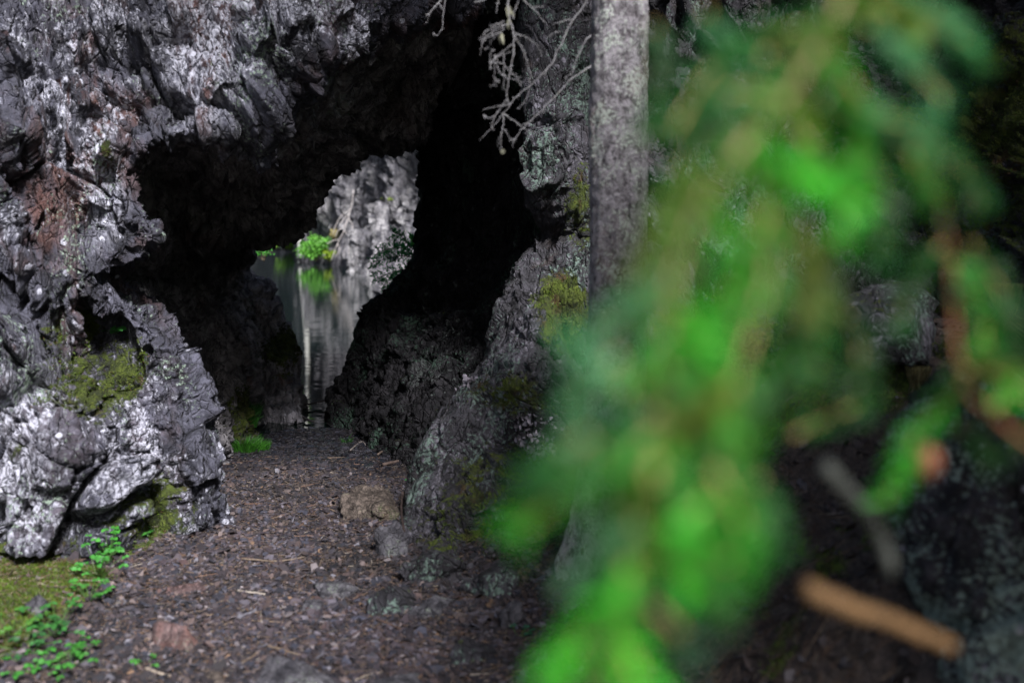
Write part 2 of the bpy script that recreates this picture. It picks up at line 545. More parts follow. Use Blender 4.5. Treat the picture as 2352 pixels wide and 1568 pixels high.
# --- 1 the rock arch: front face, lip, tunnel, rear edge
arch_rows = [
    # outer            outer-mid          face               recess              near lip           lip                inside             inside mid        rear edge         behind
    [(-260, 1620, 4.1), (60, 1540, 4.25), (200, 1480, 4.45), (290, 1420, 4.85), (425, 1350, 4.75), (462, 1330, 4.95), (478, 1200, 5.6), (545, 1100, 6.6), (592, 1000, 8.15), (688, 970, 8.5), (560, 975, 11.5)],
    [(-260, 1400, 4.1), (50, 1300, 4.25), (205, 1230, 4.4), (285, 1190, 4.8), (420, 1170, 4.7), (466, 1165, 4.95), (474, 1100, 5.8), (556, 1040, 6.9), (592, 950, 8.45), (688, 925, 8.8), (540, 925, 11.5)],
    [(-260, 1220, 4.15), (40, 1130, 4.3), (190, 1060, 4.45), (270, 1040, 4.75), (395, 1030, 4.7), (452, 1020, 5), (465, 960, 6.1), (560, 960, 7.4), (594, 890, 8.75), (678, 870, 9.1), (540, 870, 11.5)],
    [(-260, 1020, 4.2), (20, 960, 4.4), (170, 920, 4.5), (255, 890, 4.75), (365, 885, 4.8), (418, 880, 5.05), (440, 840, 6.5), (550, 850, 8), (596, 820, 9.15), (670, 800, 9.5), (530, 800, 11.5)],
    [(-260, 860, 4.2), (0, 830, 4.5), (160, 800, 4.6), (240, 780, 4.85), (335, 780, 4.9), (385, 780, 5.15), (410, 740, 6.9), (530, 740, 8.4), (590, 750, 9.45), (642, 725, 9.8), (520, 720, 11.5)],
    [(-260, 740, 4.2), (0, 720, 4.6), (140, 700, 4.6), (220, 690, 4.7), (300, 690, 4.85), (345, 695, 5.25), (385, 680, 7), (500, 690, 8.6), (552.5, 677.5, 9.2), (609, 665, 10.1), (500, 660, 11.5)],
    [(-260, 640, 4.2), (0, 630, 4.5), (130, 625, 4.55), (190, 630, 4.6), (240, 640, 4.75), (272, 645, 5.1), (330, 635, 7.1), (470, 640, 8.7), (519, 625, 9.3), (576, 610, 10.3), (450, 600, 11.5)],
    [(-260, 520, 4.2), (0, 520, 4.6), (130, 530, 4.8), (210, 540, 4.85), (300, 545, 4.85), (352, 553, 5.05), (360, 575, 6.8), (470, 580, 8.6), (523, 576, 9.25), (580, 572, 8.6), (430, 500, 11.5)],
    [(-260, 370, 4.3), (0, 390, 4.7), (120, 410, 4.9), (200, 430, 4.9), (275, 450, 4.9), (326, 462, 5.1), (370, 500, 6.8), (500, 540, 7.3), (562.5, 540, 7.9), (625, 540, 8.3), (625, 210, 8.9)],
    [(-260, 210, 4.5), (20, 250, 4.85), (140, 290, 4.95), (220, 320, 4.95), (290, 340, 4.9), (343, 352, 5.05), (400, 440, 6.6), (540, 520, 7.3), (604, 532.5, 7.9), (668, 545, 8.3), (668, 215, 8.9)],
    [(-260, 30, 4.8), (50, 90, 5), (200, 170, 5.05), (310, 240, 5), (400, 290, 4.95), (450, 316, 5.05), (490, 410, 6.4), (610, 500, 7.3), (656, 517.5, 7.9), (702, 535, 8.3), (702, 205, 8.9)],
    [(-220, -170, 5.2), (100, -70, 5.3), (280, 60, 5.2), (410, 160, 5.1), (510, 250, 5), (568, 305, 5.05), (590, 400, 6.2), (680, 470, 7.3), (709, 474, 7.9), (738, 478, 8.3), (738, 148, 8.9)],
    [(-80, -380, 5.7), (220, -200, 5.6), (390, -50, 5.4), (500, 60, 5.25), (600, 180, 5.1), (660, 240, 5.15), (690, 340, 6.3), (750, 410, 7.3), (762.5, 407.5, 7.9), (775, 405, 8.3), (775, 75, 8.9)],
    [(120, -560, 6.2), (390, -330, 5.9), (550, -150, 5.6), (640, -20, 5.4), (720, 90, 5.25), (775, 140, 5.35), (800, 250, 6.5), (820, 330, 7.3), (831, 338, 7.9), (842, 346, 8.3), (842, 16, 8.9)],
    [(420, -640, 6.4), (640, -400, 6.1), (760, -220, 5.8), (830, -90, 5.6), (880, 10, 5.55), (910, 70, 5.8), (900, 190, 6.9), (900, 300, 7.3), (902.5, 322.5, 7.9), (905, 345, 8.3), (905, 15, 8.9)],
    [(800, -640, 6.6), (920, -400, 6.3), (980, -230, 6.1), (1030, -110, 6), (1060, -30, 6), (1050, 50, 6.3), (1010, 170, 7.2), (975, 290, 7.3), (970.5, 317, 7.9), (912, 340, 8.3), (966, 14, 8.9)],
    [(1200, -600, 6.8), (1220, -330, 6.5), (1230, -160, 6.4), (1215, -80, 6.4), (1200, -20, 6.4), (1150, 110, 6.8), (1060, 230, 7.4), (1000, 330, 8.2), (980, 352, 8.65), (972, 336, 8.8), (1120, 300, 11.5)],
    [(1600, -300, 6.6), (1500, -100, 6.5), (1420, 60, 6.6), (1370, 120, 6.7), (1330, 170, 6.8), (1240, 260, 7), (1120, 330, 7.5), (1030, 400, 8.3), (1000, 420, 8.7), (970, 440, 9.1), (1140, 420, 11.5)],
    [(1700, 300, 6.6), (1560, 300, 6.6), (1440, 330, 6.7), (1380, 360, 6.8), (1330, 380, 6.8), (1250, 420, 7), (1140, 460, 7.6), (1040, 500, 8.3), (1004, 510, 8.7), (968, 520, 9.1), (1140, 520, 11.5)],
    [(1700, 620, 6.4), (1560, 600, 6.4), (1440, 590, 6.5), (1390, 590, 6.6), (1340, 590, 6.6), (1270, 600, 6.8), (1150, 600, 7.4), (1040, 610, 8.2), (992, 620, 8.65), (944, 630, 9.1), (1140, 620, 11.5)],
    [(1700, 900, 6.2), (1560, 860, 6.2), (1420, 820, 6.3), (1360, 800, 6.4), (1300, 780, 6.4), (1200, 750, 6.6), (1090, 740, 7.1), (960, 730, 8), (906, 725, 8.45), (852, 720, 8.9), (1090, 720, 11.3)],
    [(1700, 1100, 5.8), (1540, 1060, 5.9), (1380, 990, 6), (1310, 960, 6.1), (1240, 930, 6.1), (1130, 890, 6.3), (1020, 870, 6.9), (900, 850, 7.8), (850, 832.5, 8.3), (814, 806, 8.8), (1040, 810, 11.2)],
    [(1700, 1300, 5.4), (1500, 1220, 5.5), (1320, 1120, 5.6), (1240, 1080, 5.7), (1160, 1040, 5.8), (1050, 1000, 6), (950, 970, 6.6), (860, 930, 7.6), (822, 910, 8.15), (788, 884, 8.7), (990, 890, 11.2)],
    [(1700, 1500, 5), (1480, 1400, 5.2), (1280, 1300, 5.3), (1190, 1250, 5.4), (1100, 1210, 5.5), (980, 1150, 5.7), (900, 1100, 6.3), (830, 1040, 7.4), (804, 1002.5, 7.95), (766, 966, 8.5), (960, 960, 11.2)],
]


SURF = {}


def build_sheet(name, G, tu, tv, mat, amps, sizes, seed, k, masks, stretch=(1.5, 1.0, 0.62), basis=None, fine=0.012, orient=1.0, parent=None):
    Nn = normals(G) * orient
    sh = G.shape
    V = G.reshape(-1, 3); NV = Nn.reshape(-1, 3)
    T = np.repeat(tv[None, :], sh[0], 0).reshape(-1)
    U = np.repeat(tu[:, None], sh[1], 1).reshape(-1)
    d, crack = rock_disp(V, amps, sizes, seed, stretch, basis if basis is not None else rot_basis(0.5, 0.28), 0.17, fine)
    kk = k(U, T) if callable(k) else k
    V2 = V + NV * (d * kk)[:, None]
    at = masks(V2, U, T)
    N2 = normals(V2.reshape(sh)).reshape(-1, 3) * orient
    SURF[name] = (V2, N2, at)
    o = mesh_obj(name, V2, grid_faces(*sh[:2]), mat, attrs=at, parent=parent)
    return o, U, T, sh


def rock_arch():
    G, tu, tv = sheet(arch_rows, 0.0115, [0.07, 0.012, 0.010, 0.010, 0.008, 0.009, 0.017, 0.017, 0.017, 0.035])

    def masks(V2, U, T):
        right = sm(U, 15, 18)
        inner = sm(T, 5.2, 6.0)
        rear = sm(T, 7.0, 7.8) * sm(U, 7.5, 5.5)
        lich = np.maximum(np.clip(1 - inner * 0.9, 0, 1) * (1 - 0.3 * right) + 0.6 * right, 0.55 * rear)
        lich = lich + 1.2 * blob(V2, [(P(490, 110, 5.1), (0.28, 1, 0.5), 1), (P(230, 380, 4.9), (0.12, .8, 0.4), .9), (P(60, 1060, 4.4), (0.3, .8, 0.45), 1)])
        rust = np.clip(0.25 + 0.9 * fbm(V2 * 0.8 + 3, 3, 60) + blob(V2, [(P(90, 120, 4.6), (0.5, 0.9, 0.6), 1), (P(430, 60, 4.8), (0.4, 0.9, 0.5), 0.9), (P(140, 700, 5), (.4, .5, .6), .8), (P(520, 920, 8), (.6, 1, .6), 1)]), 0, 1)
        moss = blob(V2, [(P(240, 870, 4.75), (0.22, 0.6, 0.24), 0.62), (P(190, 745, 4.95), (0.09, 0.5, 0.15), 0.6), (P(385, 1150, 4.75), (0.20, 0.6, 0.24), 0.62), (P(100, 1010, 4.4), (.05, .4, .12), .5),
                         (P(285, 1200, 4.75), (0.16, 0.6, 0.22), 0.9), (P(60, 1290, 4.3), (0.35, 0.6, 0.12), 0.8), (P(655, 800, 9.2), (0.35, 0.8, 0.3), 0.5), (P(262, 350, 4.95), (0.03, 0.3, 0.09), 0.8), (P(560, 960, 7.5), (.25, .9, .3), .6)])
        return {'lich': lich, 'rust': rust, 'moss': moss}

    def k(U, T):
        return np.interp(T, [0, 4, 5.3, 7, 8, 9, 10], [1, 0.85, 0.36, 0.6, 0.55, 0.3, 1]) * (1 - 0.2 * sm(U, 15, 18))
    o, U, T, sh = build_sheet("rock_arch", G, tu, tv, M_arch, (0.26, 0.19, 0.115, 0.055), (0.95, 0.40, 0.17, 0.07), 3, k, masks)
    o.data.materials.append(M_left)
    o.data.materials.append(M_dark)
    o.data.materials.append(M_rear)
    # weathered outside; right part painted darker for shade, inside and rear lighter for light
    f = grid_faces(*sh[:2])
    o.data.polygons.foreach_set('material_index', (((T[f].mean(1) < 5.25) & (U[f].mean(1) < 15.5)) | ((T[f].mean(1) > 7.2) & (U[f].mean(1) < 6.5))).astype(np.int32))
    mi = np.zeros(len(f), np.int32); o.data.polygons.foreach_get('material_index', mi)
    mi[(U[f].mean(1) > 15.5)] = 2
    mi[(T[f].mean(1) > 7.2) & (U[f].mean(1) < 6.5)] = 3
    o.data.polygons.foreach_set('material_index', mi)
    setp(o, "dark slate rock arch with a tunnel, pale lichen on its lip above the path", "rock arch")


rock_arch()

# --- 2 the mossy outcrop right of the tunnel, carrying on as a cliff behind the tree
out_rows = [
    [(1330, -350, 8.0), (1220, -350, 6.6), (1290, -350, 6.2), (1420, -350, 6.3), (1650, -350, 6.2), (2000, -350, 5.9), (2500, -350, 5.0), (2900, -350, 4.3)],
    [(1320, 0, 8.0), (1190, 0, 6.5), (1270, 0, 6.1), (1400, 0, 6.2), (1650, 0, 6.0), (2000, 0, 5.7), (2500, 0, 4.8), (2900, 0, 4.1)],
    [(1320, 200, 7.8), (1196, 210, 6.3), (1260, 210, 5.95), (1400, 200, 6.1), (1650, 200, 5.9), (2000, 200, 5.6), (2500, 200, 4.7), (2900, 200, 4.0)],
    [(1330, 330, 7.6), (1200, 330, 6.2), (1270, 330, 5.85), (1400, 330, 6.0), (1650, 350, 5.7), (2000, 330, 5.5), (2500, 330, 4.5), (2900, 330, 3.8)],
    [(1350, 460, 7.4), (1215, 460, 6.2), (1275, 460, 5.9), (1400, 460, 5.9), (1650, 470, 5.6), (2000, 460, 5.4), (2500, 460, 4.4), (2900, 460, 3.7)],
    [(1370, 540, 7.3), (1250, 545, 6.4), (1290, 545, 6.0), (1400, 550, 5.8), (1650, 580, 5.4), (2000, 570, 5.2), (2500, 600, 4.3), (2900, 600, 3.6)],
    [(1320, 590, 7.2), (1196, 598, 6.2), (1260, 610, 5.7), (1380, 640, 5.5), (1650, 680, 5.2), (2000, 680, 5.0), (2500, 720, 4.2), (2900, 700, 3.6)],
    [(1290, 690, 7.1), (1152, 690, 5.88), (1220, 700, 5.38), (1350, 740, 5.18), (1640, 780, 4.98), (2000, 780, 4.78), (2500, 800, 3.98), (2900, 800, 3.38)],
    [(1260, 800, 7.0), (1130, 805, 5.70), (1190, 830, 5.20), (1330, 850, 5.00), (1620, 860, 4.80), (2000, 870, 4.60), (2500, 900, 3.80), (2900, 900, 3.20)],
    [(1190, 920, 6.9), (1065, 920, 5.50), (1140, 940, 5.05), (1300, 960, 4.80), (1600, 960, 4.60), (2000, 970, 4.30), (2500, 980, 3.60), (2900, 980, 3.00)],
    [(1120, 1020, 6.8), (988, 1025, 5.32), (1070, 1050, 4.82), (1250, 1070, 4.52), (1580, 1060, 4.32), (2000, 1070, 4.02), (2500, 1060, 3.42), (2900, 1060, 2.82)],
    [(1070, 1120, 6.6), (945, 1130, 5.08), (1030, 1150, 4.68), (1220, 1160, 4.38), (1560, 1140, 4.18), (2000, 1140, 3.88), (2500, 1120, 3.28), (2900, 1120, 2.68)],
    [(1040, 1190, 6.0), (925, 1205, 4.85), (1000, 1240, 4.6), (1200, 1240, 4.45), (1540, 1210, 4.3), (2000, 1210, 4.1), (2500, 1180, 3.5), (2900, 1180, 2.9)],
    [(1000, 1290, 5.6), (878, 1290, 4.5), (960, 1330, 4.3), (1190, 1350, 4.2), (1530, 1320, 4.15), (2000, 1330, 4.0), (2500, 1300, 3.4), (2900, 1300, 2.8)],
    [(980, 1420, 5.2), (850, 1420, 4.3), (950, 1470, 4.0), (1190, 1480, 3.95), (1530, 1450, 4.0), (2000, 1450, 3.9), (2500, 1420, 3.4), (2900, 1420, 2.8)],
]


def outcrop():
    G, tu, tv = sheet(out_rows, 0.0125, [0.03, 0.010, 0.011, 0.013, 0.018, 0.022, 0.05])

    def masks(V2, U, T):
        lich = np.full(len(V2), 0.8) * (1 - 0.5 * sm(T, 4, 6)) + 0.3 * fbm(V2 * 2, 3, 81)
        rust = np.clip(0.2 + 0.9 * fbm(V2 * 0.8 + 3, 3, 60), 0, 1)
        moss = blob(V2, [(P(1290, 700, 5.3), (0.16, 0.5, 0.30), 0.75), (P(1330, 480, 5.7), (0.12, 0.4, 0.3), 0.55), (P(1200, 900, 5.1), (0.25, 0.5, 0.13), 0.6), (P(1230, 1200, 4.8), (0.6, 0.6, 0.4), 0.55),
                         (P(1650, 950, 4.8), (0.7, 0.8, 0.8), 0.5), (P(2100, 1000, 4.4), (0.7, 0.8, 0.6), 0.5), (P(2250, 250, 4.8), (0.8, 0.8, 0.8), 0.55), (P(1950, 1150, 4.4), (0.7, 0.8, 0.4), 0.5)])
        moss = moss + 0.12 * fbm(V2 * 3.3, 3, 83)
        return {'lich': lich, 'rust': rust, 'moss': moss}

    def k(U, T):
        return np.interp(T, [0, 1, 2, 4, 7], [0.2, 0.16, 0.38, 0.9, 1.1])
    o, U, T, sh = build_sheet("rock_outcrop", G, tu, tv, M_right, (0.30, 0.20, 0.10, 0.036), (1.0, 0.45, 0.18, 0.07), 21, k, masks)
    setp(o, "dark mossy slate rock face right of the tunnel, behind the tree trunk", "rock face")


outcrop()

# --- 3 the small lichen-covered outcrop at the right edge
near_rows = [
    [(2330, 860, 3.528), (2200, 870, 3.024), (2230, 880, 2.772), (2330, 860, 2.688), (2480, 850, 2.688), (2700, 850, 2.856)],
    [(2300, 960, 3.444), (2120, 985, 2.856), (2170, 990, 2.604), (2300, 980, 2.520), (2480, 960, 2.520), (2700, 960, 2.688)],
    [(2290, 1090, 3.360), (2100, 1110, 2.772), (2150, 1120, 2.478), (2290, 1120, 2.394), (2480, 1120, 2.436), (2700, 1120, 2.520)],
    [(2300, 1230, 3.276), (2120, 1245, 2.688), (2170, 1260, 2.394), (2300, 1270, 2.310), (2480, 1280, 2.352), (2700, 1280, 2.436)],
    [(2320, 1370, 3.192), (2165, 1390, 2.604), (2210, 1400, 2.310), (2320, 1420, 2.226), (2480, 1430, 2.268), (2700, 1430, 2.352)],
    [(2360, 1520, 3.108), (2215, 1540, 2.520), (2260, 1560, 2.226), (2340, 1580, 2.142), (2480, 1590, 2.184), (2700, 1590, 2.268)],
    [(2380, 1700, 3.024), (2240, 1740, 2.520), (2290, 1760, 2.184), (2360, 1780, 2.100), (2480, 1790, 2.100), (2700, 1790, 2.184)],
]


def near_outcrop():
    G, tu, tv = sheet(near_rows, 0.009, [0.03, 0.007, 0.008, 0.012, 0.03])

    def masks(V2, U, T):
        return {'lich': np.full(len(V2), 0.95), 'rust': np.full(len(V2), 0.3), 'moss': 0.10 * fbm(V2 * 3.3, 3, 83) - 0.05}
    o, U, T, sh = build_sheet("lichened_rock", G, tu, tv, M_edge, (0.10, 0.07, 0.035, 0.015), (0.5, 0.22, 0.1, 0.045), 33, 0.8, masks)
    setp(o, "dark rock covered in pale grey green lichen blotches at the right edge", "rock")


M_edge = rock_mat("blotched_slate", (0.012, 0.011, 0.014), (0.045, 0.04, 0.05), (0.05, 0.028, 0.018), (0.50, 0.48, 0.54), (0.27, 0.35, 0.30), 1.0, 1.1, 0.4, scale=1.3, moss_bias=-0.05)
near_outcrop()

# --- 4 the sunlit cliff on the far side of the lake
foot = [(-46, 58), (-25, 51), (-15, 46.5), (-9.9, 42), (-8.3, 39), (-6.1, 32.8), (-4.2, 27.6), (-3.0, 23.8), (-1.9, 20), (-0.2, 16.5), (3, 14.5), (9, 13)]


def far_cliff():
    foot_w = [(x, y) for x, y in foot]
    tops = [9, 7, 4.5, 3.0, 3.4, 5.2, 10, 13, 12, 10, 9, 8]
    rows = []
    for (x, y), t in zip(foot_w, tops):
        ln = float(np.interp(x, [-8, -6, -4, -2, 0], [0, .25, .9, 1.3, 1.5]))
        hs = [-1.5, -0.3, 1.5, 4, 7.5, t + 4 if t > 7.5 else t + 1.5]
        if t < 7.5: hs = [-1.5, -0.3, 0.8, 1.8, t * 0.85, t + 0.8]
        rows.append([(x - 0.05 * h, y + 0.16 * h + ln * min(max(h, 0), 4.0), h) for h in hs] + [(x - 1, y + 14, hs[-1] + 0.8)])
    C = np.array(rows, float)
    # extra crumpling of the foot line
    tu = params(C, 0, [1.2, 0.6, 0.25, 0.1, 0.05, 0.035, 0.035, 0.035, 0.04, 0.4, 0.5]); tv = params(C, 1, [0.1, 0.04, 0.035, 0.045, 0.12, 0.25])
    G = cr(C, tu); G = np.swapaxes(cr(np.swapaxes(G, 0, 1), tv), 0, 1)

    def masks(V2, U, T):
        moss = blob(V2, [(P(690, 590, 34), (1.4, 3, 0.5), 0.4)])
        return {'lich': np.clip(0.85 + 0.6 * fbm(V2 * 0.3, 2, 3), 0, 1), 'rust': np.full(len(V2), 0.4), 'moss': moss - 0.1}
    lc = np.array(P(868, 470, 26.6)); g0 = G.reshape(-1, 3)
    lb = np.clip(1.2 - np.linalg.norm((g0 - lc) / np.array([0.55, 3, 0.35]), axis=1), 0, 1)
    G = (g0 + np.array([0.2, -0.9, 0])[None] * (lb * (g0[:, 2] < lc[2] + 0.12))[:, None]).reshape(G.shape)
    o, U, T, sh = build_sheet("far_cliff", G, tu, tv, M_far, (0.9, 0.5, 0.30, 0.14), (3.4, 1.3, 0.5, 0.2), 51, 0.9, masks, stretch=(1.4, 1.4, 0.28), basis=rot_basis(0.3, 0.03), fine=0.03, orient=FAR_OR)
    setp(o, "pale sunlit cliff rising from the water, seen through the tunnel", "cliff")


FAR_OR = 1.0
far_cliff()


# ------------------------------------------------------------------ tubes, leaves, stones
def tube(pts, radii, seg=6, jitter=0.0, rs=None):
    pts = np.array(pts, float); radii = np.array(radii, float) if hasattr(radii, '__len__') else np.full(len(pts), radii)
    t = np.gradient(pts, axis=0); t /= np.linalg.norm(t, axis=1, keepdims=True) + 1e-9
    up = np.array([0.13, 0.31, 0.94])
    a = np.cross(t, up); a /= np.linalg.norm(a, axis=1, keepdims=True) + 1e-9
    b = np.cross(t, a)
    an = np.arange(seg) * 2 * math.pi / seg
    V = pts[:, None, :] + radii[:, None, None] * (np.cos(an)[None, :, None] * a[:, None, :] + np.sin(an)[None, :, None] * b[:, None, :])
    if jitter: V = V + (rs or RS).normal(0, jitter, V.shape)
    m = len(pts)
    i = np.arange(m - 1)[:, None] * seg + np.arange(seg)[None, :]
    j = np.arange(m - 1)[:, None] * seg + (np.arange(seg)[None, :] + 1) % seg
    F = np.stack([i, j, j + seg, i + seg], 2).reshape(-1, 4)
    V = np.concatenate([V.reshape(-1, 3), pts[:1], pts[-1:]])
    c0, c1 = m * seg, m * seg + 1
    k = np.arange(seg); k2 = (k + 1) % seg
    T = np.concatenate([np.stack([k2, k, np.full(seg, c0)], 1), np.stack([k + (m - 1) * seg, k2 + (m - 1) * seg, np.full(seg, c1)], 1)])
    return V, F, T


def smooth_path(pts, n):
    C = np.array(pts, float)
    return cr(C, np.linspace(0, len(C) - 1, n))


class MB:
    def __init__(s): s.V = []; s.Q = []; s.T = []; s.n = 0; s.A = []
    def add(s, V, Q=None, T=None, tint=None):
        V = np.asarray(V, float).reshape(-1, 3)
        if Q is not None and len(Q): s.Q.append(np.asarray(Q) + s.n)
        if T is not None and len(T): s.T.append(np.asarray(T) + s.n)
        s.V.append(V); s.n += len(V)
        c = np.zeros((len(V), 3)); c[:] = (0.1, 0.1, 0.1) if tint is None else tint
        s.A.append(c)
    def tube(s, pts, r, seg=6, jitter=0, tint=None):
        V, Q, T = tube(pts, r, seg, jitter); s.add(V, Q, T, tint)
    def build(s, name, mat, parent=None, smooth=True):
        fs = []
        if s.Q: fs.append(np.concatenate(s.Q))
        if s.T: fs.append(np.concatenate(s.T))
        return mesh_obj(name, np.concatenate(s.V), fs, mat, parent, smooth, {'tint': np.concatenate(s.A)})


def unit(v): return v / (np.linalg.norm(v, axis=-1, keepdims=True) + 1e-9)


def leaves(mb, pos, dirs, ups, L, W, tint, fold=0.25, droop=0.2):
    """leaf shapes: pos, dirs, ups (N,3); L, W (N,); tint (N,3)"""
    n = len(pos)
    d = unit(dirs); s = unit(np.cross(d, ups)); u = np.cross(s, d)
    L = np.broadcast_to(L, n)[:, None]; W = np.broadcast_to(W, n)[:, None]
    p0 = pos; p1 = pos + d * L * 0.5 - u * L * droop * 0.12; p2 = pos + d * L - u * L * droop
    a1 = pos + d * L * 0.35 + s * W * 0.5 + u * W * fold; b1 = pos + d * L * 0.35 - s * W * 0.5 + u * W * fold
    a2 = pos + d * L * 0.72 + s * W * 0.38 + u * (W * fold * 0.8 - L * droop * 0.5); b2 = pos + d * L * 0.72 - s * W * 0.38 + u * (W * fold * 0.8 - L * droop * 0.5)
    V = np.stack([p0, a1, a2, p2, b2, b1, p1], 1).reshape(-1, 3)
    k = np.arange(n)[:, None] * 7
    Q = np.concatenate([k + np.array([[0, 1, 2, 6]]), k + np.array([[0, 6, 4, 5]])])
    T = np.concatenate([k + np.array([[6, 2, 3]]), k + np.array([[6, 3, 4]])])
    mb.add(V, Q, T, np.repeat(np.broadcast_to(tint, (n, 3)), 7, 0))


def strips(mb, p0, p1, width, tint, bend=None):
    """thin two-quad strips (needles, blades)"""
    n = len(p0)
    d = unit(p1 - p0)
    s = unit(np.cross(d, RS.normal(0, 1, (n, 3)))) * np.broadcast_to(width, n)[:, None] * 0.5
    mid = (p0 + p1) / 2 + (bend if bend is not None else 0)
    V = np.stack([p0 - s * .8, p0 + s * .8, mid - s, mid + s, p1], 1).reshape(-1, 3)
    k = np.arange(n)[:, None] * 5
    mb.add(V, k + np.array([[0, 1, 3, 2]]), k + np.array([[2, 3, 4]]), np.repeat(np.broadcast_to(tint, (n, 3)), 5, 0))


def stone(name, pts, mat, sub=4, amp=0.012, size=0.12, seed=0, at=None, smooth=False):
    """angular stone from the hull of world points"""
    import bmesh
    bm = bmesh.new()
    for p in pts: bm.verts.new(p)
    r = bmesh.ops.convex_hull(bm, input=bm.verts)
    junk = [e for e in r['geom_interior'] if isinstance(e, bmesh.types.BMVert)]
    bmesh.ops.delete(bm, geom=junk, context='VERTS')
    bmesh.ops.triangulate(bm, faces=bm.faces)
    ext = max((max(v.co[i] for v in bm.verts) - min(v.co[i] for v in bm.verts)) for i in range(3))
    for _ in range(sub):
        es = [e for e in bm.edges if e.calc_length() > ext / 22]
        if es: bmesh.ops.subdivide_edges(bm, edges=es, cuts=1, use_grid_fill=True)
        bmesh.ops.triangulate(bm, faces=bm.faces)
    bmesh.ops.smooth_vert(bm, verts=bm.verts, factor=0.35, use_axis_x=True, use_axis_y=True, use_axis_z=True)
    bm.normal_update()
    V = np.array([v.co[:] for v in bm.verts]); Nv = np.array([v.normal[:] for v in bm.verts])
    F = np.array([[v.index for v in f.verts] for f in bm.faces]) if bm.verts.index_update() is None else None
    d, e = facet(V / size + seed * 3.7, seed)
    d2 = fbm(V / size * 2.6, 4, seed)
    V = V + Nv * (amp * d + amp * 0.6 * d2)[:, None]
    bm.free()
    n = len(V)
    o = mesh_obj(name, V, [F.astype(np.int64)], mat, None, True, {'lich': np.full(n, 1.0), 'rust': np.full(n, 0.6), 'moss': np.full(n, (at or {}).get('moss', 0.0))})
    c = V.mean(0); c[2] = V[:, 2].min()
    origin_to(o, tuple(c))
    return o


def ground_hit(px, py):
    """where the ray through a photo pixel meets the ground"""
    best = None
    for Y in np.linspace(2.0, 11, 500):
        x, y, z = P(px, py, Y)
        if z <= float(gz(x, y)): return np.array([x, y, float(gz(x, y))])
    return np.array(P(px, py, 11))


def hull_rock(name, base_px, w, h, dpt, label, mat, yaw=0.0, seed=1, n=14, sink=0.25, pts=None, **kw):
    c = ground_hit(*base_px)
    r = np.random.RandomState(seed)
    q = unit(r.normal(0, 1, (n, 3))) * r.uniform(0.85, 1.1, (n, 1))
    q = q * np.array([w / 2, dpt / 2, h])
    q[:, 2] = np.where(q[:, 2] < -h * sink, -h * sink, q[:, 2])
    ca, sa = math.cos(yaw), math.sin(yaw)
    q = np.stack([q[:, 0] * ca - q[:, 1] * sa, q[:, 0] * sa + q[:, 1] * ca, q[:, 2]], 1)
    o = stone(name, q + c, mat, seed=seed, amp=0.06 * min(w, h * 2), size=0.5 * w, **kw)
    return setp(o, label, name.split('_')[-1])


# ------------------------------------------------------------------ stones and boulders
def pix_stone(name, plist, mat, label, cat='stone', foot=None, **kw):
    f = 1.0
    if foot:                      # stand it where the ground really is
        h = ground_hit(foot[0], foot[1])
        f = (h[1] + 0.03) / foot[2]
    o = stone(name, [P(p[0], p[1], p[2] * f) for p in plist], mat, **kw)
    return setp(o, label, cat)


pix_stone("red_stone", [(352, 1430, 3.62), (380, 1424, 3.60), (425, 1438, 3.60), (462, 1478, 3.62), (470, 1512, 3.66), (355, 1500, 3.58), (372, 1526, 3.50), (418, 1528, 3.50), (440, 1500, 3.52), (350, 1460, 3.60),
                        (400, 1440, 3.85), (470, 1495, 3.85), (360, 1480, 3.85), (420, 1520, 3.8)], M_stone,
          "angular reddish brown stone lying alone on the leaf litter of the path", amp=0.008, size=0.13, seed=4, foot=(410, 1520, 3.5))
pix_stone("boulder", [(600, 895, 7.75), (622, 872, 7.8), (665, 868, 7.85), (676, 885, 7.8), (692, 912, 7.72), (690, 925, 7.7), (640, 925, 7.6), (607, 940, 7.65), (604, 962, 7.7), (682, 972, 7.75),
                      (640, 980, 7.75), (605, 890, 8.2), (688, 900, 8.2), (610, 965, 8.2), (690, 970, 8.2)], M_rear,
          "dark grey wedge-shaped boulder sitting at the inner end of the tunnel", 'boulder', amp=0.02, size=0.3, seed=5, foot=(640, 968, 7.7))
pix_stone("buff_boulder", [(790, 1135, 4.9), (815, 1118, 5.0), (860, 1112, 5.05), (895, 1125, 5.05), (915, 1150, 5.0), (925, 1185, 4.9), (785, 1165, 4.78), (777, 1200, 4.76), (800, 1212, 4.75), (850, 1220, 4.75),
                           (915, 1225, 4.75), (840, 1165, 4.76), (900, 1175, 4.76), (785, 1230, 4.85), (920, 1230, 4.9)], M_pale,
          "flat-topped buff boulder with moss on its left side beside the path", 'boulder', amp=0.035, size=0.16, seed=6, foot=(810, 1205, 4.75), at={'moss': 0.03})
hull_rock("grey_rock", (690, 1590), 0.36, 0.13, 0.34, "broad grey rock breaking the path at the bottom edge", M_grey, 0.3, 7)
hull_rock("half_buried_rock", (905, 1590), 0.24, 0.06, 0.2, "low dark rock at the bottom edge right of the broad grey rock", M_grey, 0.1, 8)
hull_rock("pale_stone", (492, 1572), 0.09, 0.04, 0.09, "small pale stone at the bottom edge left of the broad grey rock", M_pale, 0.1, 9)
hull_rock("flat_stone", (765, 1362), 0.24, 0.055, 0.22, "flat bluish stone sunk in the middle of the path", M_grey, 0.2, 10)
hull_rock("flat_stone", (722, 1400), 0.12, 0.035, 0.14, "small sunk stone just in front of the flat bluish one", M_grey, 0.9, 11)
hull_rock("upright_stone", (1178, 1435), 0.11, 0.15, 0.08, "narrow upright grey stone in the litter left of the tree foot", M_grey, 0.2, 12)
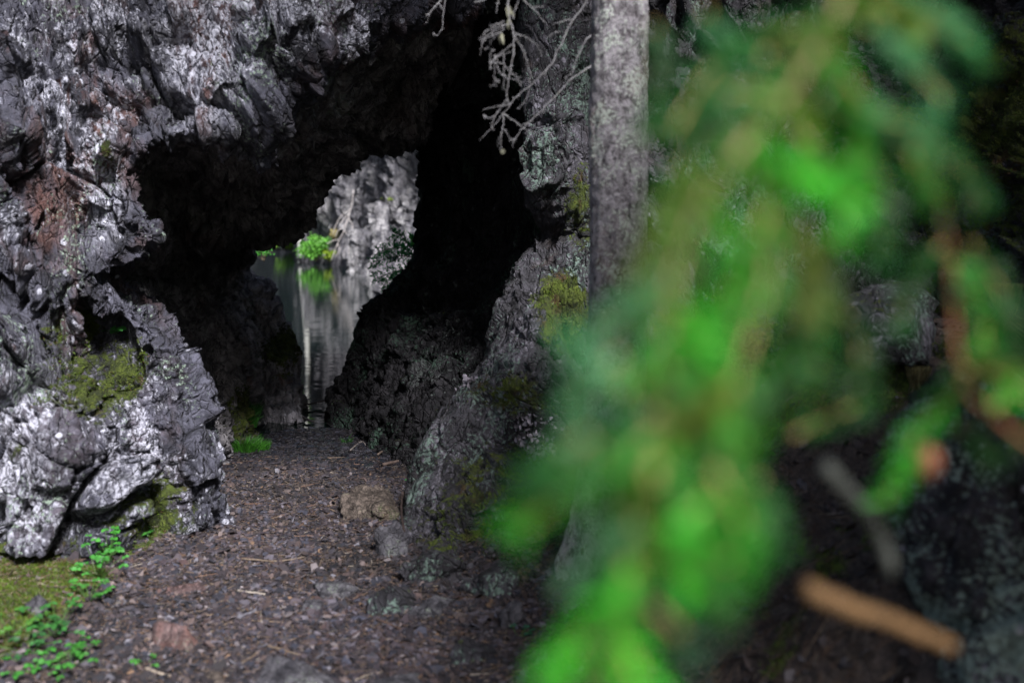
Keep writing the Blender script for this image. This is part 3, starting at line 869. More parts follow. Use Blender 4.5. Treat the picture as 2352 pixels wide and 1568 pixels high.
hull_rock("lichened_stone", (905, 1275), 0.22, 0.16, 0.2, "pale green lichened stone leaning at the foot of the mossy outcrop", M_grey, 0.6, 13)
hull_rock("sunk_stone", (985, 1405), 0.26, 0.06, 0.16, "long mossy stone sunk in the litter left of the tree", M_grey, 0.7, 14, at={'moss': 0.05})
hull_rock("mossy_rock", (1000, 1330), 0.34, 0.13, 0.3, "mossy rock bulging from the bank at the foot of the right outcrop", M_right, 0.5, 21, at={'moss': 0.12})
hull_rock("mossy_rock", (1120, 1345), 0.30, 0.15, 0.3, "second mossy rock of the bank, nearer the tree foot", M_right, 0.2, 22, at={'moss': 0.05})
hull_rock("bank_rock", (900, 1400), 0.26, 0.09, 0.24, "low dark rock edging the path in front of the right outcrop", M_right, 0.8, 23, at={'moss': 0.08})
hull_rock("bank_rock", (1075, 1525), 0.30, 0.08, 0.2, "flat dark rock beside the snaking root near the bottom edge", M_right, 0.4, 24, at={'moss': 0.1})
hull_rock("slab_stone", (415, 1362), 0.24, 0.05, 0.14, "low dark slab in the litter behind the red stone", M_stone, 0.2, 15)
hull_rock("wet_stone", (735, 912), 0.30, 0.22, 0.2, "dark wet stones' largest block where the tunnel meets the water", M_grey, 0.2, 16)
hull_rock("wet_stone", (712, 905), 0.16, 0.20, 0.2, "small wet stone between the wedge boulder and the lake", M_grey, 0.8, 17)
hull_rock("stone", (80, 1010 + 400), 0.12, 0.06, 0.1, "small bluish stone stuck in the moss bank", M_grey, 0.4, 18)
pix_stone("mossy_boulder", [(1935, 690, 4.25), (1965, 672, 4.35), (2040, 650, 4.5), (2110, 655, 4.5), (2142, 700, 4.35), (2140, 760, 4.2), (1932, 760, 4.05), (2010, 720, 3.95), (2080, 740, 3.95), (1960, 850, 4.0), (2110, 850, 4.0),
                            (1980, 700, 5.2), (2120, 690, 5.2), (1960, 850, 5.2), (2120, 850, 5.2)], M_right,
          "square grey boulder with yellow green moss on its top edge, behind the blurred twigs", 'boulder', amp=0.03, size=0.25, seed=7, at={'moss': 0.07})

# ------------------------------------------------------------------ spruce trunk with dead twigs
M_bark = None


def bark_mat():
    m, nt, b = new_mat("spruce_bark")
    n = N(nt)
    v = n.mapping((1, 1, 0.8))
    f = n.noise(28, 10, 0.75, v); g = n.noise(90, 6, 0.7)
    col = n.mix(n.ramp(f, 0.36, 0.6), (0.050, 0.042, 0.047), (0.35, 0.33, 0.36))
    col = n.mix(n.ramp(n.noise(4.5, 8, 0.65), 0.5, 0.68, 0, 0.7), col, (0.17, 0.11, 0.085))
    lic = n.ramp(n.math('ADD', n.math('MULTIPLY', n.noise(9, 9, 0.7), 0.5), n.math('MULTIPLY', g, 0.5)), 0.525, 0.56)
    col = n.mix(lic, col, (0.46, 0.51, 0.46))
    sc = n.ramp(n.vor(8, n.mapping((1, 1, 0.6))), 0.10, 0.05)
    col = n.mix(sc, col, (0.05, 0.03, 0.025))
    nt.links.new(col, b.inputs['Base Color'])
    b.inputs['Roughness'].default_value = 0.85
    pl = n.vor(30, n.mapping((1, 1, 0.55)), 'DISTANCE_TO_EDGE')
    hh = n.math('ADD', n.math('ADD', f, n.math('MULTIPLY', g, 0.7)), n.math('MULTIPLY', n.ramp(pl, 0, 0.12), 0.12))
    nt.links.new(n.bump(hh, 1.0, 0.04), b.inputs['Normal'])
    return m


M_bark = bark_mat()
M_twig = plain_mat("dead_twig", [(0.12, 0.115, 0.125), (0.25, 0.25, 0.265), (0.17, 0.16, 0.14)], 60, 0.85, 0.002)
M_leaf = tint_mat("green_leaf", 0.45, 0.4, 0.0, 40, 0.45)
M_needle = tint_mat("spruce_needle", 0.5, 0.35, 0, 40, 0.45)
M_litter = tint_mat("dry_litter", 0.8, 0.3, 0.002, 70)
M_stick = tint_mat("stick_bark", 0.8, 0.25, 0.002, 60)


def spruce():
    Yt = 3.9
    bx = P(1405, 800, Yt)[0]
    gb = float(gz(bx, Yt))
    root = empty("spruce_tree", (bx, Yt, gb), "grey spruce trunk with lichen and bare twigs, standing right of the tunnel", "tree")
    # trunk: swept rings with bumps and a root flare
    hs = np.concatenate([np.arange(-0.35, 3.2, 0.012), np.arange(3.2, 9, 0.3)])
    seg = 110
    an = np.arange(seg) * 2 * math.pi / seg
    H, A = np.meshgrid(hs, an, indexing='ij')
    r = 0.119 - 0.006 * H
    r = np.where(H > 3, 0.101 - 0.013 * (H - 3), r)
    low = np.exp(-np.clip(H, 0, 9) / 0.24)
    r = r + low * (0.045 + 0.06 * np.maximum(0, np.cos(A * 4 + 0.6)) ** 1.5)
    cx = bx + 0.012 * np.sin(H * 1.7) + np.clip(H, 0, 3) * 0.008
    p = np.stack([np.cos(A), np.sin(A), H], 2).reshape(-1, 3)
    q = p * np.array([0.12, 0.12, 1])
    dd = 0.010 * fbm(q * np.array([9, 9, 3.5]), 4, 5) + 0.006 * fbm(q * 38, 4, 6)
    v, e = facet(q * np.array([26, 26, 16]) + 0.3 * np.stack([fbm(q * 30, 2, 70 + j) for j in range(3)], 1), 8)
    dd = dd + 0.0028 * v - 0.0010 * np.clip(1 - e / 0.1, 0, 1)
    for (hz, aa, s) in [(2.06, -1.9, .012), (2.02, -1.25, .015), (1.72, -1.3, .016), (1.66, -1.85, .008), (1.35, -1.6, .013), (1.28, -1.9, .01), (0.98, -1.5, .014), (1.02, -1.05, .008), (0.8, -1.9, .012), (2.3, -1.1, .01), (0.55, -1.3, .012)]:
        s = s * 1.5
        dist = np.hypot((p[:, 2] - hz) / 0.034, (np.angle(np.exp(1j * (A.reshape(-1) - aa)))) * 0.12 / 0.024)
        dd = dd + s * np.clip(1.1 - dist, 0, 1) ** 1.2 - s * 0.8 * np.exp(-((dist - 0.3) / 0.25) ** 2) * (dist < 1)
    R = r.reshape(-1) + dd
    V = np.stack([cx.reshape(-1) + R * p[:, 0], Yt + R * p[:, 1], gb + p[:, 2]], 1)
    i = np.arange(len(hs) - 1)[:, None] * seg + np.arange(seg)[None]
    j = np.arange(len(hs) - 1)[:, None] * seg + (np.arange(seg)[None] + 1) % seg
    F = np.stack([i, j, j + seg, i + seg], 2).reshape(-1, 4)
    trunk_vf = (V, F)
    # lichen tufts on the trunk
    mb = MB()
    n = 900
    a = RS.uniform(-2.9, -0.2, n); h = RS.uniform(0.3, 2.6, n)
    keep = fbm(np.stack([a * 2, h * 5, a * 0], 1), 3, 4) > 0.05
    a = a[keep]; h = h[keep]; n = len(a)
    rr = 0.121 - 0.006 * h
    pos = np.stack([bx + 0.012 * np.sin(h * 1.7) + h * 0.008 + rr * np.cos(a), Yt + rr * np.sin(a), gb + h], 1)
    nd = np.stack([np.cos(a), np.sin(a), a * 0], 1)
    leaves(mb, pos, nd + RS.normal(0, 0.7, (n, 3)), RS.normal(0, 1, (n, 3)), RS.uniform(.006, .014, n), RS.uniform(.005, .009, n), np.array([0.33, 0.38, 0.33]) * RS.uniform(.7, 1.2, (n, 1)))
    mb.add(trunk_vf[0], trunk_vf[1])
    mb.build("trunk", M_bark, root)

    def Z(x, y, Y): return P(976.2 + x * .2443, y * .2443, Y)
    groups = [
        (3.75, 0.0060, [[(1560, -60), (1525, 0), (1450, 120), (1380, 200), (1330, 300), (1290, 400), (1240, 480), (1200, 590), (1100, 700), (1000, 800), (880, 890), (800, 990), (740, 1070), (650, 1180), (520, 1310)],
                        [(740, 1070), (850, 1150), (950, 1220), (1050, 1250)], [(800, 990), (700, 1000), (550, 1030)], [(1370, 180), (1280, 210), (1190, 230)], [(1260, 300), (1200, 320), (1160, 340)],
                        [(740, 1070), (730, 1200), (715, 1300), (710, 1400)], [(730, 1200), (780, 1270), (820, 1320)], [(720, 1280), (690, 1320), (688, 1385)], [(1200, 590), (1150, 640), (1120, 720)]]),
        (3.80, 0.0062, [[(1560, 620), (1510, 660), (1400, 730), (1300, 830), (1150, 980), (1000, 1130), (900, 1230), (840, 1310), (810, 1330)], [(950, 1170), (905, 1175)], [(840, 1310), (790, 1325)], [(840, 1310), (825, 1370)], [(1110, 1040), (1108, 1065)]]),
        (3.82, 0.0055, [[(1560, 330), (1515, 380), (1460, 480), (1410, 600), (1380, 690), (1320, 730)], [(1460, 480), (1435, 500)]]),
        (3.60, 0.0052, [[(770, -160), (780, 0), (790, 120), (820, 250), (840, 400), (820, 560), (800, 680), (770, 850), (765, 930), (700, 1040), (660, 1090), (630, 1180), (640, 1230)], [(660, 1090), (570, 1110), (565, 1080)], [(765, 930), (790, 970)],
                        [(840, 330), (930, 490), (960, 600), (990, 730), (980, 860), (930, 970), (860, 1025)], [(830, 310), (920, 340), (1000, 380), (1070, 460), (1100, 520)],
                        [(800, 220), (700, 250), (600, 280), (550, 320)], [(760, 260), (640, 300), (560, 350), (510, 370)], [(740, 280), (640, 370), (600, 430), (570, 470)], [(720, 300), (600, 350), (540, 400), (520, 520)],
                        [(820, 420), (740, 480), (660, 550), (650, 700), (660, 760), (620, 815)], [(660, 760), (670, 815)], [(660, 760), (705, 765)], [(650, 520), (690, 590), (730, 600), (800, 680), (860, 730), (915, 785)], [(860, 730), (905, 810)],
                        [(660, 550), (620, 600), (612, 655)], [(740, 520), (742, 700), (735, 840)], [(670, 540), (720, 515), (810, 490)], [(680, 620), (730, 710), (860, 750), (905, 722)], [(670, 590), (620, 590), (620, 480), (650, 480)],
                        [(830, 180), (840, 100), (880, 0)], [(740, 200), (680, 230), (615, 238)]]),
        (3.70, 0.0045, [[(900, -60), (930, 0), (1020, 90), (1140, 220)], [(1000, 70), (1100, 68)]]),
        (4.10, 0.0045, [[(260, -120), (150, 0), (80, 80), (0, 170)], [(150, 10), (100, 60), (40, 150), (10, 240)], [(130, 20), (160, 90)], [(200, -50), (170, 160), (160, 270), (120, 330), (80, 320)]]),
        (3.95, 0.005, [[(700, -120), (690, 0), (675, 60), (674, 110)], [(460, 20), (560, 0), (640, -60)]]),
    ]
    for Y, r0, lines in groups:
        mb = MB()
        for li, ln in enumerate(lines):
            L = len(ln)
            pts = [Z(x, y, Y + 0.10 * math.sin(li * 2.1) * (k / L) - 0.0 * k) for k, (x, y) in enumerate(ln)]
            pth = smooth_path(pts, max(4, L * 4))
            pth[1:-1] += RS.normal(0, 0.0014, pth[1:-1].shape)
            r = 0.40 * (r0 if li == 0 else r0 * 0.6) * np.linspace(1, 0.42, len(pth)) * RS.uniform(0.85, 1.25, len(pth))
            mb.tube(pth, r, 6)
            # lichen knobs and stubs along the twig
            m = len(pth) * 3
            idx = RS.randint(0, len(pth), m)
            leaves(mb, pth[idx] + RS.normal(0, .002, (m, 3)), RS.normal(0, 1, (m, 3)), RS.normal(0, 1, (m, 3)), RS.uniform(.002, .0055, m), RS.uniform(.0015, .0035, m), (0.3, 0.3, 0.3))
        mb.build("dead_branch", M_twig, root)
    # hanging papery lichen in the twigs
    for (x, y, l, wd) in [(715, 300, .045, .012), (790, 170, .04, .010), (775, 40, .05, .014), (735, 1400, .02, .018)]:
        mb = MB()
        p0 = np.array([Z(x, y, 3.6)] * 3)
        leaves(mb, p0, np.array([[0.1, 0, -1]] * 3) + RS.normal(0, .2, (3, 3)), np.array([[0, -1, 0.2]] * 3) + RS.normal(0, .4, (3, 3)), l, wd, (0.24, 0.24, 0.18))
        mb.build("hanging_lichen", M_litter, root)
    # the crown starts well above the picture
    crown(root, bx, Yt, gb, 5.2, 10.0, 2.0, 6000, 3)
    return root


def crown(root, x, y, z, z0, z1, R, n, seed):
    r = np.random.RandomState(seed)
    mb = MB()
    levels = np.arange(z0, z1, 0.33)
    per = max(40, n // (len(levels) * 7))
    for h in levels:
        rad = R * (1 - (h - z0) / (z1 - z0 + 0.4)) + 0.2
        for k in range(7):
            a = r.uniform(0, 6.28)
            L = rad * r.uniform(0.75, 1.1)
            t = np.linspace(0, 1, 6)
            pts = np.stack([x + np.cos(a) * L * t, y + np.sin(a) * L * t, z + h - 0.35 * L * t ** 1.5 + 0.1 * t], 1)
            mb.tube(pts, np.linspace(0.018, 0.004, 6), 5, tint=(0.08, 0.06, 0.05))
            tt = r.uniform(0.12, 1, per)
            pp = np.stack([np.interp(tt, t, pts[:, i]) for i in range(3)], 1)
            side = np.array([-math.sin(a), math.cos(a), 0])
            dirs = np.array([math.cos(a), math.sin(a), -0.3]) * 0.6 + side * r.choice([-1, 1], per)[:, None] * r.uniform(.4, 1.2, (per, 1)) + np.array([0, 0, -1]) * r.uniform(0, .7, (per, 1))
            leaves(mb, pp, dirs, np.tile([0, 0, 1.0], (per, 1)), r.uniform(.14, .34, per), r.uniform(.05, .09, per), np.array([0.03, 0.06, 0.018]) * r.uniform(.6, 1.5, (per, 1)), 0.1, 0.25)
    mb.build("crown", M_needle, root, smooth=False)


spruce()


# ------------------------------------------------------------------ the out-of-focus spruce spray close to the camera
def bough():
    root = empty("spruce_bough", P(1950, -150, 0.78), "bright green spruce bough hanging close in front, strongly out of focus", "spruce bough")
    KY = 0.80
    stems = [
        ([(2040, -260, .86), (1960, -60, .80), (1890, 90, .76), (1800, 230, .72), (1700, 340, .69), (1610, 470, .67), (1550, 640, .65), (1525, 850, .63), (1500, 1050, .61), (1450, 1300, .60), (1380, 1620, .58)], .0040, (0.40, 0.27, 0.17), 1.0, (0.10, 0.30, 0.02)),
        ([(1890, 90, .76), (2010, 280, .80), (2110, 380, .86), (2165, 480, .90), (2190, 700, .92), (2215, 880, .90), (2290, 960, .88), (2420, 1060, .86)], .0045, (0.20, 0.08, 0.035), 0.12, (0.05, 0.12, 0.02)),
        ([(1700, 340, .69), (1760, 480, .68), (1760, 650, .66), (1690, 880, .64), (1650, 1080, .63), (1610, 1330, .62)], .0034, (0.34, 0.25, 0.12), 0.9, (0.06, 0.30, 0.015)),
    ]
    br = (0.045, 0.44, 0.012); md = (0.025, 0.25, 0.008); dk = (0.012, 0.12, 0.012); ye = (0.13, 0.24, 0.01); te = (0.05, 0.24, 0.075)
    shoots = [
        ([(1890, 60), (1740, 90), (1620, 180), (1540, 320)], .80, dk), ([(1800, 230), (1680, 210), (1590, 330), (1540, 480)], .74, dk), ([(1760, 120), (1700, 260), (1640, 330)], .78, te),
        ([(1890, 90), (1960, 260), (1960, 420), (1930, 560)], .78, md), ([(1960, 260), (2060, 280), (2150, 330)], .80, te), ([(1990, 60), (2080, 140), (2180, 240)], .84, te), ([(1930, 20), (2040, 30), (2110, 90)], .86, ye),
        ([(1700, 340), (1800, 400), (1890, 450), (1960, 470)], .70, br), ([(1830, 300), (1900, 380), (1960, 420)], .76, md), ([(2010, 280), (2080, 330), (2130, 460)], .82, md), ([(1650, 420), (1560, 470), (1500, 600), (1470, 700)], .68, ye),
        ([(1610, 470), (1680, 560), (1700, 700)], .67, br), ([(1760, 480), (1850, 580), (1880, 720)], .68, ye), ([(1760, 480), (1720, 600), (1660, 700), (1590, 790)], .66, br), ([(1760, 650), (1830, 720), (1820, 860)], .68, dk),
        ([(1550, 640), (1450, 720), (1370, 770), (1300, 790)], .66, te), ([(1530, 760), (1470, 850), (1420, 900)], .62, br), ([(1525, 850), (1590, 930), (1600, 1050)], .62, md), ([(1550, 700), (1620, 820), (1640, 960)], .63, br),
        ([(1690, 880), (1600, 950), (1540, 1010)], .62, ye), ([(1500, 1000), (1400, 1070), (1300, 1130), (1190, 1225)], .60, br), ([(1500, 950), (1420, 980), (1370, 1050)], .60, te),
        ([(1640, 1080), (1700, 1200), (1690, 1330)], .62, md), ([(1620, 1150), (1560, 1260), (1590, 1360)], .60, br), ([(1500, 1060), (1570, 1150), (1600, 1270), (1680, 1290)], .60, br), ([(1470, 1200), (1400, 1250), (1330, 1330)], .59, te),
        ([(1450, 1300), (1370, 1420), (1300, 1520), (1260, 1600)], .58, br), ([(1440, 1350), (1530, 1420), (1580, 1480)], .60, te), ([(1410, 1450), (1460, 1540), (1490, 1620)], .58, br), ([(1500, 1100), (1470, 1180), (1480, 1280)], .60, ye),
        ([(1850, 700), (1800, 820), (1740, 960), (1700, 1080)], .70, md), ([(1900, 560), (1880, 760), (1880, 880)], .78, dk), ([(2165, 560), (2100, 640), (2060, 760)], .92, dk), ([(2190, 600), (2250, 700), (2270, 820)], .92, md),
        ([(2210, 850), (2290, 860), (2400, 900)], .90, ye), ([(2215, 880), (2120, 980), (2070, 1080), (2030, 1160)], .92, md), ([(2280, 940), (2330, 900), (2420, 960)], .88, md), ([(1820, 1000), (1900, 960), (1980, 930)], .88, dk),
        ([(1660, 1000), (1720, 940), (1800, 900)], .72, dk), ([(1950, -60), (2120, 20), (2240, 120)], .90, te), ([(2060, 300), (2200, 380), (2260, 480)], .95, dk), ([(1900, 200), (2020, 420), (2020, 600)], .82, dk),
        ([(1500, 60), (1520, 200), (1490, 330)], .84, dk), ([(1620, 20), (1660, 160), (1600, 320)], .84, te), ([(1800, 60), (1850, 260), (1840, 420)], .80, ye), ([(1880, 640), (1960, 760), (1980, 900)], .84, dk),
        ([(2230, 560), (2310, 700), (2330, 860)], .95, dk), ([(2200, 980), (2280, 1060)], .92, dk), ([(1420, 820), (1340, 900), (1320, 1000)], .62, te), ([(1740, 1100), (1780, 1250)], .70, dk), ([(1350, 1000), (1280, 1080), (1230, 1110)], .60, dk), ([(1500, 1080), (1420, 1110), (1400, 1200)], .60, md), ([(2060, 100), (2180, 60), (2260, 160)], .95, dk), ([(1600, 1330), (1660, 1400)], .62, md),
    ]

    def needles(mb, pth, per_m, tint, ln=0.019):
        seg = np.linalg.norm(np.diff(pth, axis=0), axis=1)
        tot = seg.sum(); n = int(tot * per_m)
        if n < 2: return
        s = RS.uniform(0, tot, n); cs = np.concatenate([[0], np.cumsum(seg)])
        p0 = np.stack([np.interp(s, cs, pth[:, i]) for i in range(3)], 1)
        tg = unit(np.stack([np.interp(s, cs, np.gradient(pth[:, i])) for i in range(3)], 1))
        rn = unit(np.cross(tg, RS.normal(0, 1, (n, 3))))
        L = RS.uniform(.75, 1.15, (n, 1)) * ln
        p1 = p0 + unit(rn + tg * 0.75) * L
        strips(mb, p0, p1, 0.0023, np.array(tint) * RS.uniform(.65, 1.35, (n, 1)) * np.array([1, 1, 1]) + RS.uniform(0, .02, (n, 3)))
    for pts, r, sc, dens, tint in stems:
        pth = smooth_path([P(p[0], p[1], p[2] * KY) for p in pts], len(pts) * 5)
        mb = MB(); mb.tube(pth, np.linspace(r, r * 0.6, len(pth)) * 0.5, 8, tint=sc)
        st = mb.build("stem", M_stick, root)
        mb = MB(); needles(mb, pth, 1700 * dens, np.array(tint) * 0.8)
        mb.build("needles", M_needle, st)
    for pts, Y, tint in shoots:
        n = len(pts)
        pth = smooth_path([P(x, y, Y * KY + 0.012 * math.sin(k * 1.3 + x)) for k, (x, y) in enumerate(pts)], n * 5)
        mb = MB(); mb.tube(pth, np.linspace(.0018, .0012, len(pth)), 6, tint=(0.30, 0.22, 0.08))
        st = mb.build("twig", M_stick, root)
        mb = MB(); needles(mb, pth, 1900, np.array(tint) * (0.42 + 0.85 * ((Y * 997 + pts[0][0] * 0.37) % 1)))
        mb.build("needles", M_needle, st)
    # reddish bud at the end of one twig
    mb = MB(); pth = smooth_path([P(2105, 1020, .74), P(2112, 1060, .74), P(2110, 1110, .74)], 9)
    mb.tube(pth, np.array([.3, .7, 1, 1.1, 1.1, 1, .8, .5, .15]) * .014, 10, tint=(0.14, 0.05, 0.025))
    mb.build("bud", M_stick, root)


bough()


def stick(name, pts, r, tint, label, cat='stick', seg=8, side=()):
    pth = smooth_path(pts, max(6, len(pts) * 5))
    n = len(pth)
    pth[1:-1] += RS.normal(0, r * 0.15, (n - 2, 3))
    mb = MB()
    mb.tube(pth, np.linspace(r, r * 0.7, n) * RS.uniform(.9, 1.12, n), seg, tint=tint)
    for s in side:
        q = smooth_path(s, 8)
        mb.tube(q, np.linspace(r * .6, r * .3, 8), seg, tint=tint)
    o = mb.build(name, M_stick)
    origin_to(o, tuple(pth[0]))
    return setp(o, label, cat)


stick("broken_branch", [P(1850, 1350, .76), P(1960, 1398, .76), P(2060, 1432, .77), P(2185, 1484, .79)], .0085, (0.10, 0.055, 0.021), "tan broken branch stub close in front at the lower right, out of focus", 'branch', 12)
stick("grey_twig", [P(1895, 1070, .85), P(1960, 1145, .85), P(2005, 1200, .85), P(2043, 1290, .85), P(2040, 1315, .85)], .008, (0.055, 0.06, 0.052), "out of focus grey twig hanging below the blurred green spray", 'twig', 10)


# ------------------------------------------------------------------ loose ground cover
def chips(name, xy, size, tints, mat, thick=0.004, tilt=0.25, lift=0.002, wetf=None):
    n = len(xy)
    z = gz(xy[:, 0], xy[:, 1])
    k = 5
    an = np.sort(RS.uniform(0, 2 * math.pi, (n, k)), axis=1) * 0.35 + (np.arange(k) * 2 * math.pi / k)[None] * 0.65 + RS.uniform(0, 6, (n, 1))
    rr = RS.uniform(0.55, 1.1, (n, k)) * size[:, None] * 0.5
    el = RS.uniform(0.45, 1, (n, 1)); yaw = RS.uniform(0, math.pi, n)
    lx = rr * np.cos(an); ly = rr * np.sin(an) * el
    X = lx * np.cos(yaw)[:, None] - ly * np.sin(yaw)[:, None]; Yy = lx * np.sin(yaw)[:, None] + ly * np.cos(yaw)[:, None]
    tl = tilt * (1 - 0.6 * (wetf if wetf is not None else np.zeros(n)))[:, None]
    gx = RS.normal(0, 1, (n, 1)) * tl; gy = RS.normal(0, 1, (n, 1)) * tl
    Zt = X * gx + Yy * gy
    th = np.minimum(size * 0.22, thick * RS.uniform(.5, 1.5, n))[:, None]
    base = (z + lift + RS.uniform(0, 1, n) * 0.006)[:, None]
    top = np.stack([xy[:, :1] + X * 0.93, xy[:, 1:] + Yy * 0.93, base + Zt + th], 2)
    bot = np.stack([xy[:, :1] + X, xy[:, 1:] + Yy, base + Zt], 2)
    V = np.concatenate([top, bot], 1).reshape(-1, 3)
    o = np.arange(n)[:, None] * 2 * k
    Pn = o + np.arange(k)[None]
    Q = []
    for i in range(k):
        j = (i + 1) % k
        Q.append(np.concatenate([o + i, o + k + i, o + k + j, o + j], 1))
    at = {'tint': np.repeat(tints, 2 * k, 0)}
    if wetf is not None: at['wet'] = np.repeat(wetf, 2 * k)
    ob = mesh_obj(name, V, [Pn, np.concatenate(Q)], mat, None, False, at)
    return setp(ob, kind='stuff')


def view_xy(n, y0, y1, x0=-0.55, x1=0.55, power=1.0):
    """points spread over the visible ground, denser near the camera"""
    u = RS.uniform(0, 1, n)
    y = y0 * (y1 / y0) ** u
    x = RS.uniform(x0, x1, n) * y
    return np.stack([x, y], 1)


def ground_cover():
    # path chips
    xy = view_xy(100000, 2.5, 9.3, -0.62, 0.2)
    d = xy[:, 0] - pathx(xy[:, 1])
    keep = (d < 1.0 + 0.3 * fbm(np.c_[xy * 3, xy[:, 0] * 0], 2, 3)) & (d > -2.2) & (gmoss(xy[:, 0], xy[:, 1]) < RS.uniform(0.2, 0.9, len(xy)))
    xy = xy[keep]
    n = len(xy)
    wet = sm(xy[:, 1] + 0.35 * fbm(np.c_[xy * 2.5, xy[:, 0] * 0], 3, 4) + 0.25 * np.abs(xy[:, 0] - pathx(xy[:, 1]) - 0.1) * -1, 5.5, 6.3)
    pal = np.array([(0.070, 0.050, 0.050), (0.11, 0.083, 0.08), (0.035, 0.033, 0.040), (0.17, 0.145, 0.145), (0.045, 0.034, 0.034), (0.26, 0.22, 0.215), (0.085, 0.085, 0.10), (0.10, 0.058, 0.048)])
    t = pal[RS.choice(len(pal), n, p=[.2, .2, .17, .1, .17, .03, .09, .04])] * RS.uniform(.6, 1.3, (n, 1))
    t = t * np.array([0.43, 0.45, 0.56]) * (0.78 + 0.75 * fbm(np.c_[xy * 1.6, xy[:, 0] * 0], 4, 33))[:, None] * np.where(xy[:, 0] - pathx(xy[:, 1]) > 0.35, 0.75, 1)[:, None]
    wt = np.array([(0.012, 0.012, 0.016), (0.03, 0.028, 0.034), (0.02, 0.017, 0.018)])[RS.randint(0, 3, n)] * RS.uniform(.6, 1.6, (n, 1))
    t = t * (1 - wet[:, None]) + wt * wet[:, None]
    size = np.exp(RS.normal(math.log(0.018), 0.62, n)) * (1 + 0.25 * wet)
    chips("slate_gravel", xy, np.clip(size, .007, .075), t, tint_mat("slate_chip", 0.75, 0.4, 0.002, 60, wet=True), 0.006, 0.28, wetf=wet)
    # larger dead leaves and bark bits on the near part and the right slope
    xy = view_xy(19000, 2.2, 6.2, -0.58, 0.58)
    d = xy[:, 0] - pathx(xy[:, 1])
    prob = np.where(d > 0.7, 0.5, 0.75) * np.where(xy[:, 1] > 5, 0.5, 1)
    xy = xy[RS.uniform(0, 1, len(xy)) < prob * (1 - 0.85 * gmoss(xy[:, 0], xy[:, 1]))]
    n = len(xy)
    pal = np.array([(0.16, 0.125, 0.115), (0.23, 0.20, 0.20), (0.11, 0.078, 0.07), (0.20, 0.125, 0.075), (0.07, 0.05, 0.046), (0.17, 0.165, 0.185)])
    t = pal[RS.choice(6, n, p=[.25, .12, .25, .05, .2, .13])] * RS.uniform(.55, 1.2, (n, 1))
    d = xy[:, 0] - pathx(xy[:, 1])
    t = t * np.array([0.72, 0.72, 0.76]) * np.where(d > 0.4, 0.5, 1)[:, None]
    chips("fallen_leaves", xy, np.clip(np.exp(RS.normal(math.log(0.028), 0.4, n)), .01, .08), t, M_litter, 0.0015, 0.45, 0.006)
    # needles and bits of twig
    xy = view_xy(56000, 2.2, 6.6, -0.58, 0.58)
    n = len(xy)
    d = xy[:, 0] - pathx(xy[:, 1])
    a = RS.uniform(0, math.pi, n); L = np.where(RS.uniform(0, 1, n) < 0.03, RS.uniform(.06, .16, n), RS.uniform(.012, .04, n))
    z = gz(xy[:, 0], xy[:, 1]) + RS.uniform(0.003, 0.016, n)
    p0 = np.c_[xy, z]
    dx = np.stack([np.cos(a) * L, np.sin(a) * L], 1)
    z1 = gz(xy[:, 0] + dx[:, 0], xy[:, 1] + dx[:, 1]) + RS.uniform(0.004, 0.02, n)
    p1 = np.c_[xy + dx, z1]
    pal = np.array([(0.16, 0.115, 0.08), (0.12, 0.07, 0.047), (0.22, 0.19, 0.155), (0.05, 0.037, 0.03)])
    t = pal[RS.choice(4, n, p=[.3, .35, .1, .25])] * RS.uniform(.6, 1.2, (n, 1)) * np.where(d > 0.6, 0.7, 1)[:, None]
    mb = MB(); strips(mb, p0, p1, np.where(L > .05, .004, .0022), t)
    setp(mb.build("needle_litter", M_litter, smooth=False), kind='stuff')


ground_cover()


def moss_cover():
    mb = MB()
    pos = []; nor = []
    # on the ground banks
    for (n, y0, y1, x0, x1, thr) in [(70000, 2.6, 5.6, -0.56, -0.30, 0.02), (150000, 2.2, 5.2, -0.12, 0.56, 0.06)]:
        xy = view_xy(n, y0, y1, x0, x1)
        keep = gmoss(xy[:, 0], xy[:, 1]) > RS.uniform(0.25, 0.75, len(xy))
        xy = xy[keep]
        pos.append(np.c_[xy, gz(xy[:, 0], xy[:, 1])]); nor.append(np.tile([0, 0, 1.0], (len(xy), 1)))
    for nm, thr in (("rock_arch", 0.34), ("rock_outcrop", 0.40)):
        V, Nn, at = SURF[nm]
        mo = at['moss'] + 0.42 * fbm(V * 7, 4, 92)
        idx = np.where((mo > thr) & (V[:, 1] < 6.2))[0]
        idx = RS.choice(idx, min(len(idx), 60000), replace=False)
        s = np.sign(np.einsum('ij,ij->i', Nn[idx], np.array([0, 0, CAMZ]) - V[idx]))[:, None]
        pos.append(V[idx]); nor.append(Nn[idx] * s)
    pos = np.concatenate(pos); nor = np.concatenate(nor)
    n = len(pos)
    dr = unit(nor * 0.8 + RS.normal(0, .55, (n, 3)) + np.array([0, 0, 0.35]))
    L = RS.uniform(.008, .02, (n, 1))
    tone = fbm(pos * 6, 3, 95)[:, None]
    c = np.array([0.085, 0.135, 0.014]) * (1 + 0.9 * tone) * RS.uniform(.5, 1.5, (n, 1))
    c = np.where(RS.uniform(0, 1, (n, 1)) < 0.12, np.array([0.12, 0.07, 0.03]), c)
    strips(mb, pos - dr * 0.003, pos + dr * L, 0.0032, c)
    o = mb.build("moss_vegetation", M_leaf, smooth=False)
    setp(o, kind='stuff')


moss_cover()


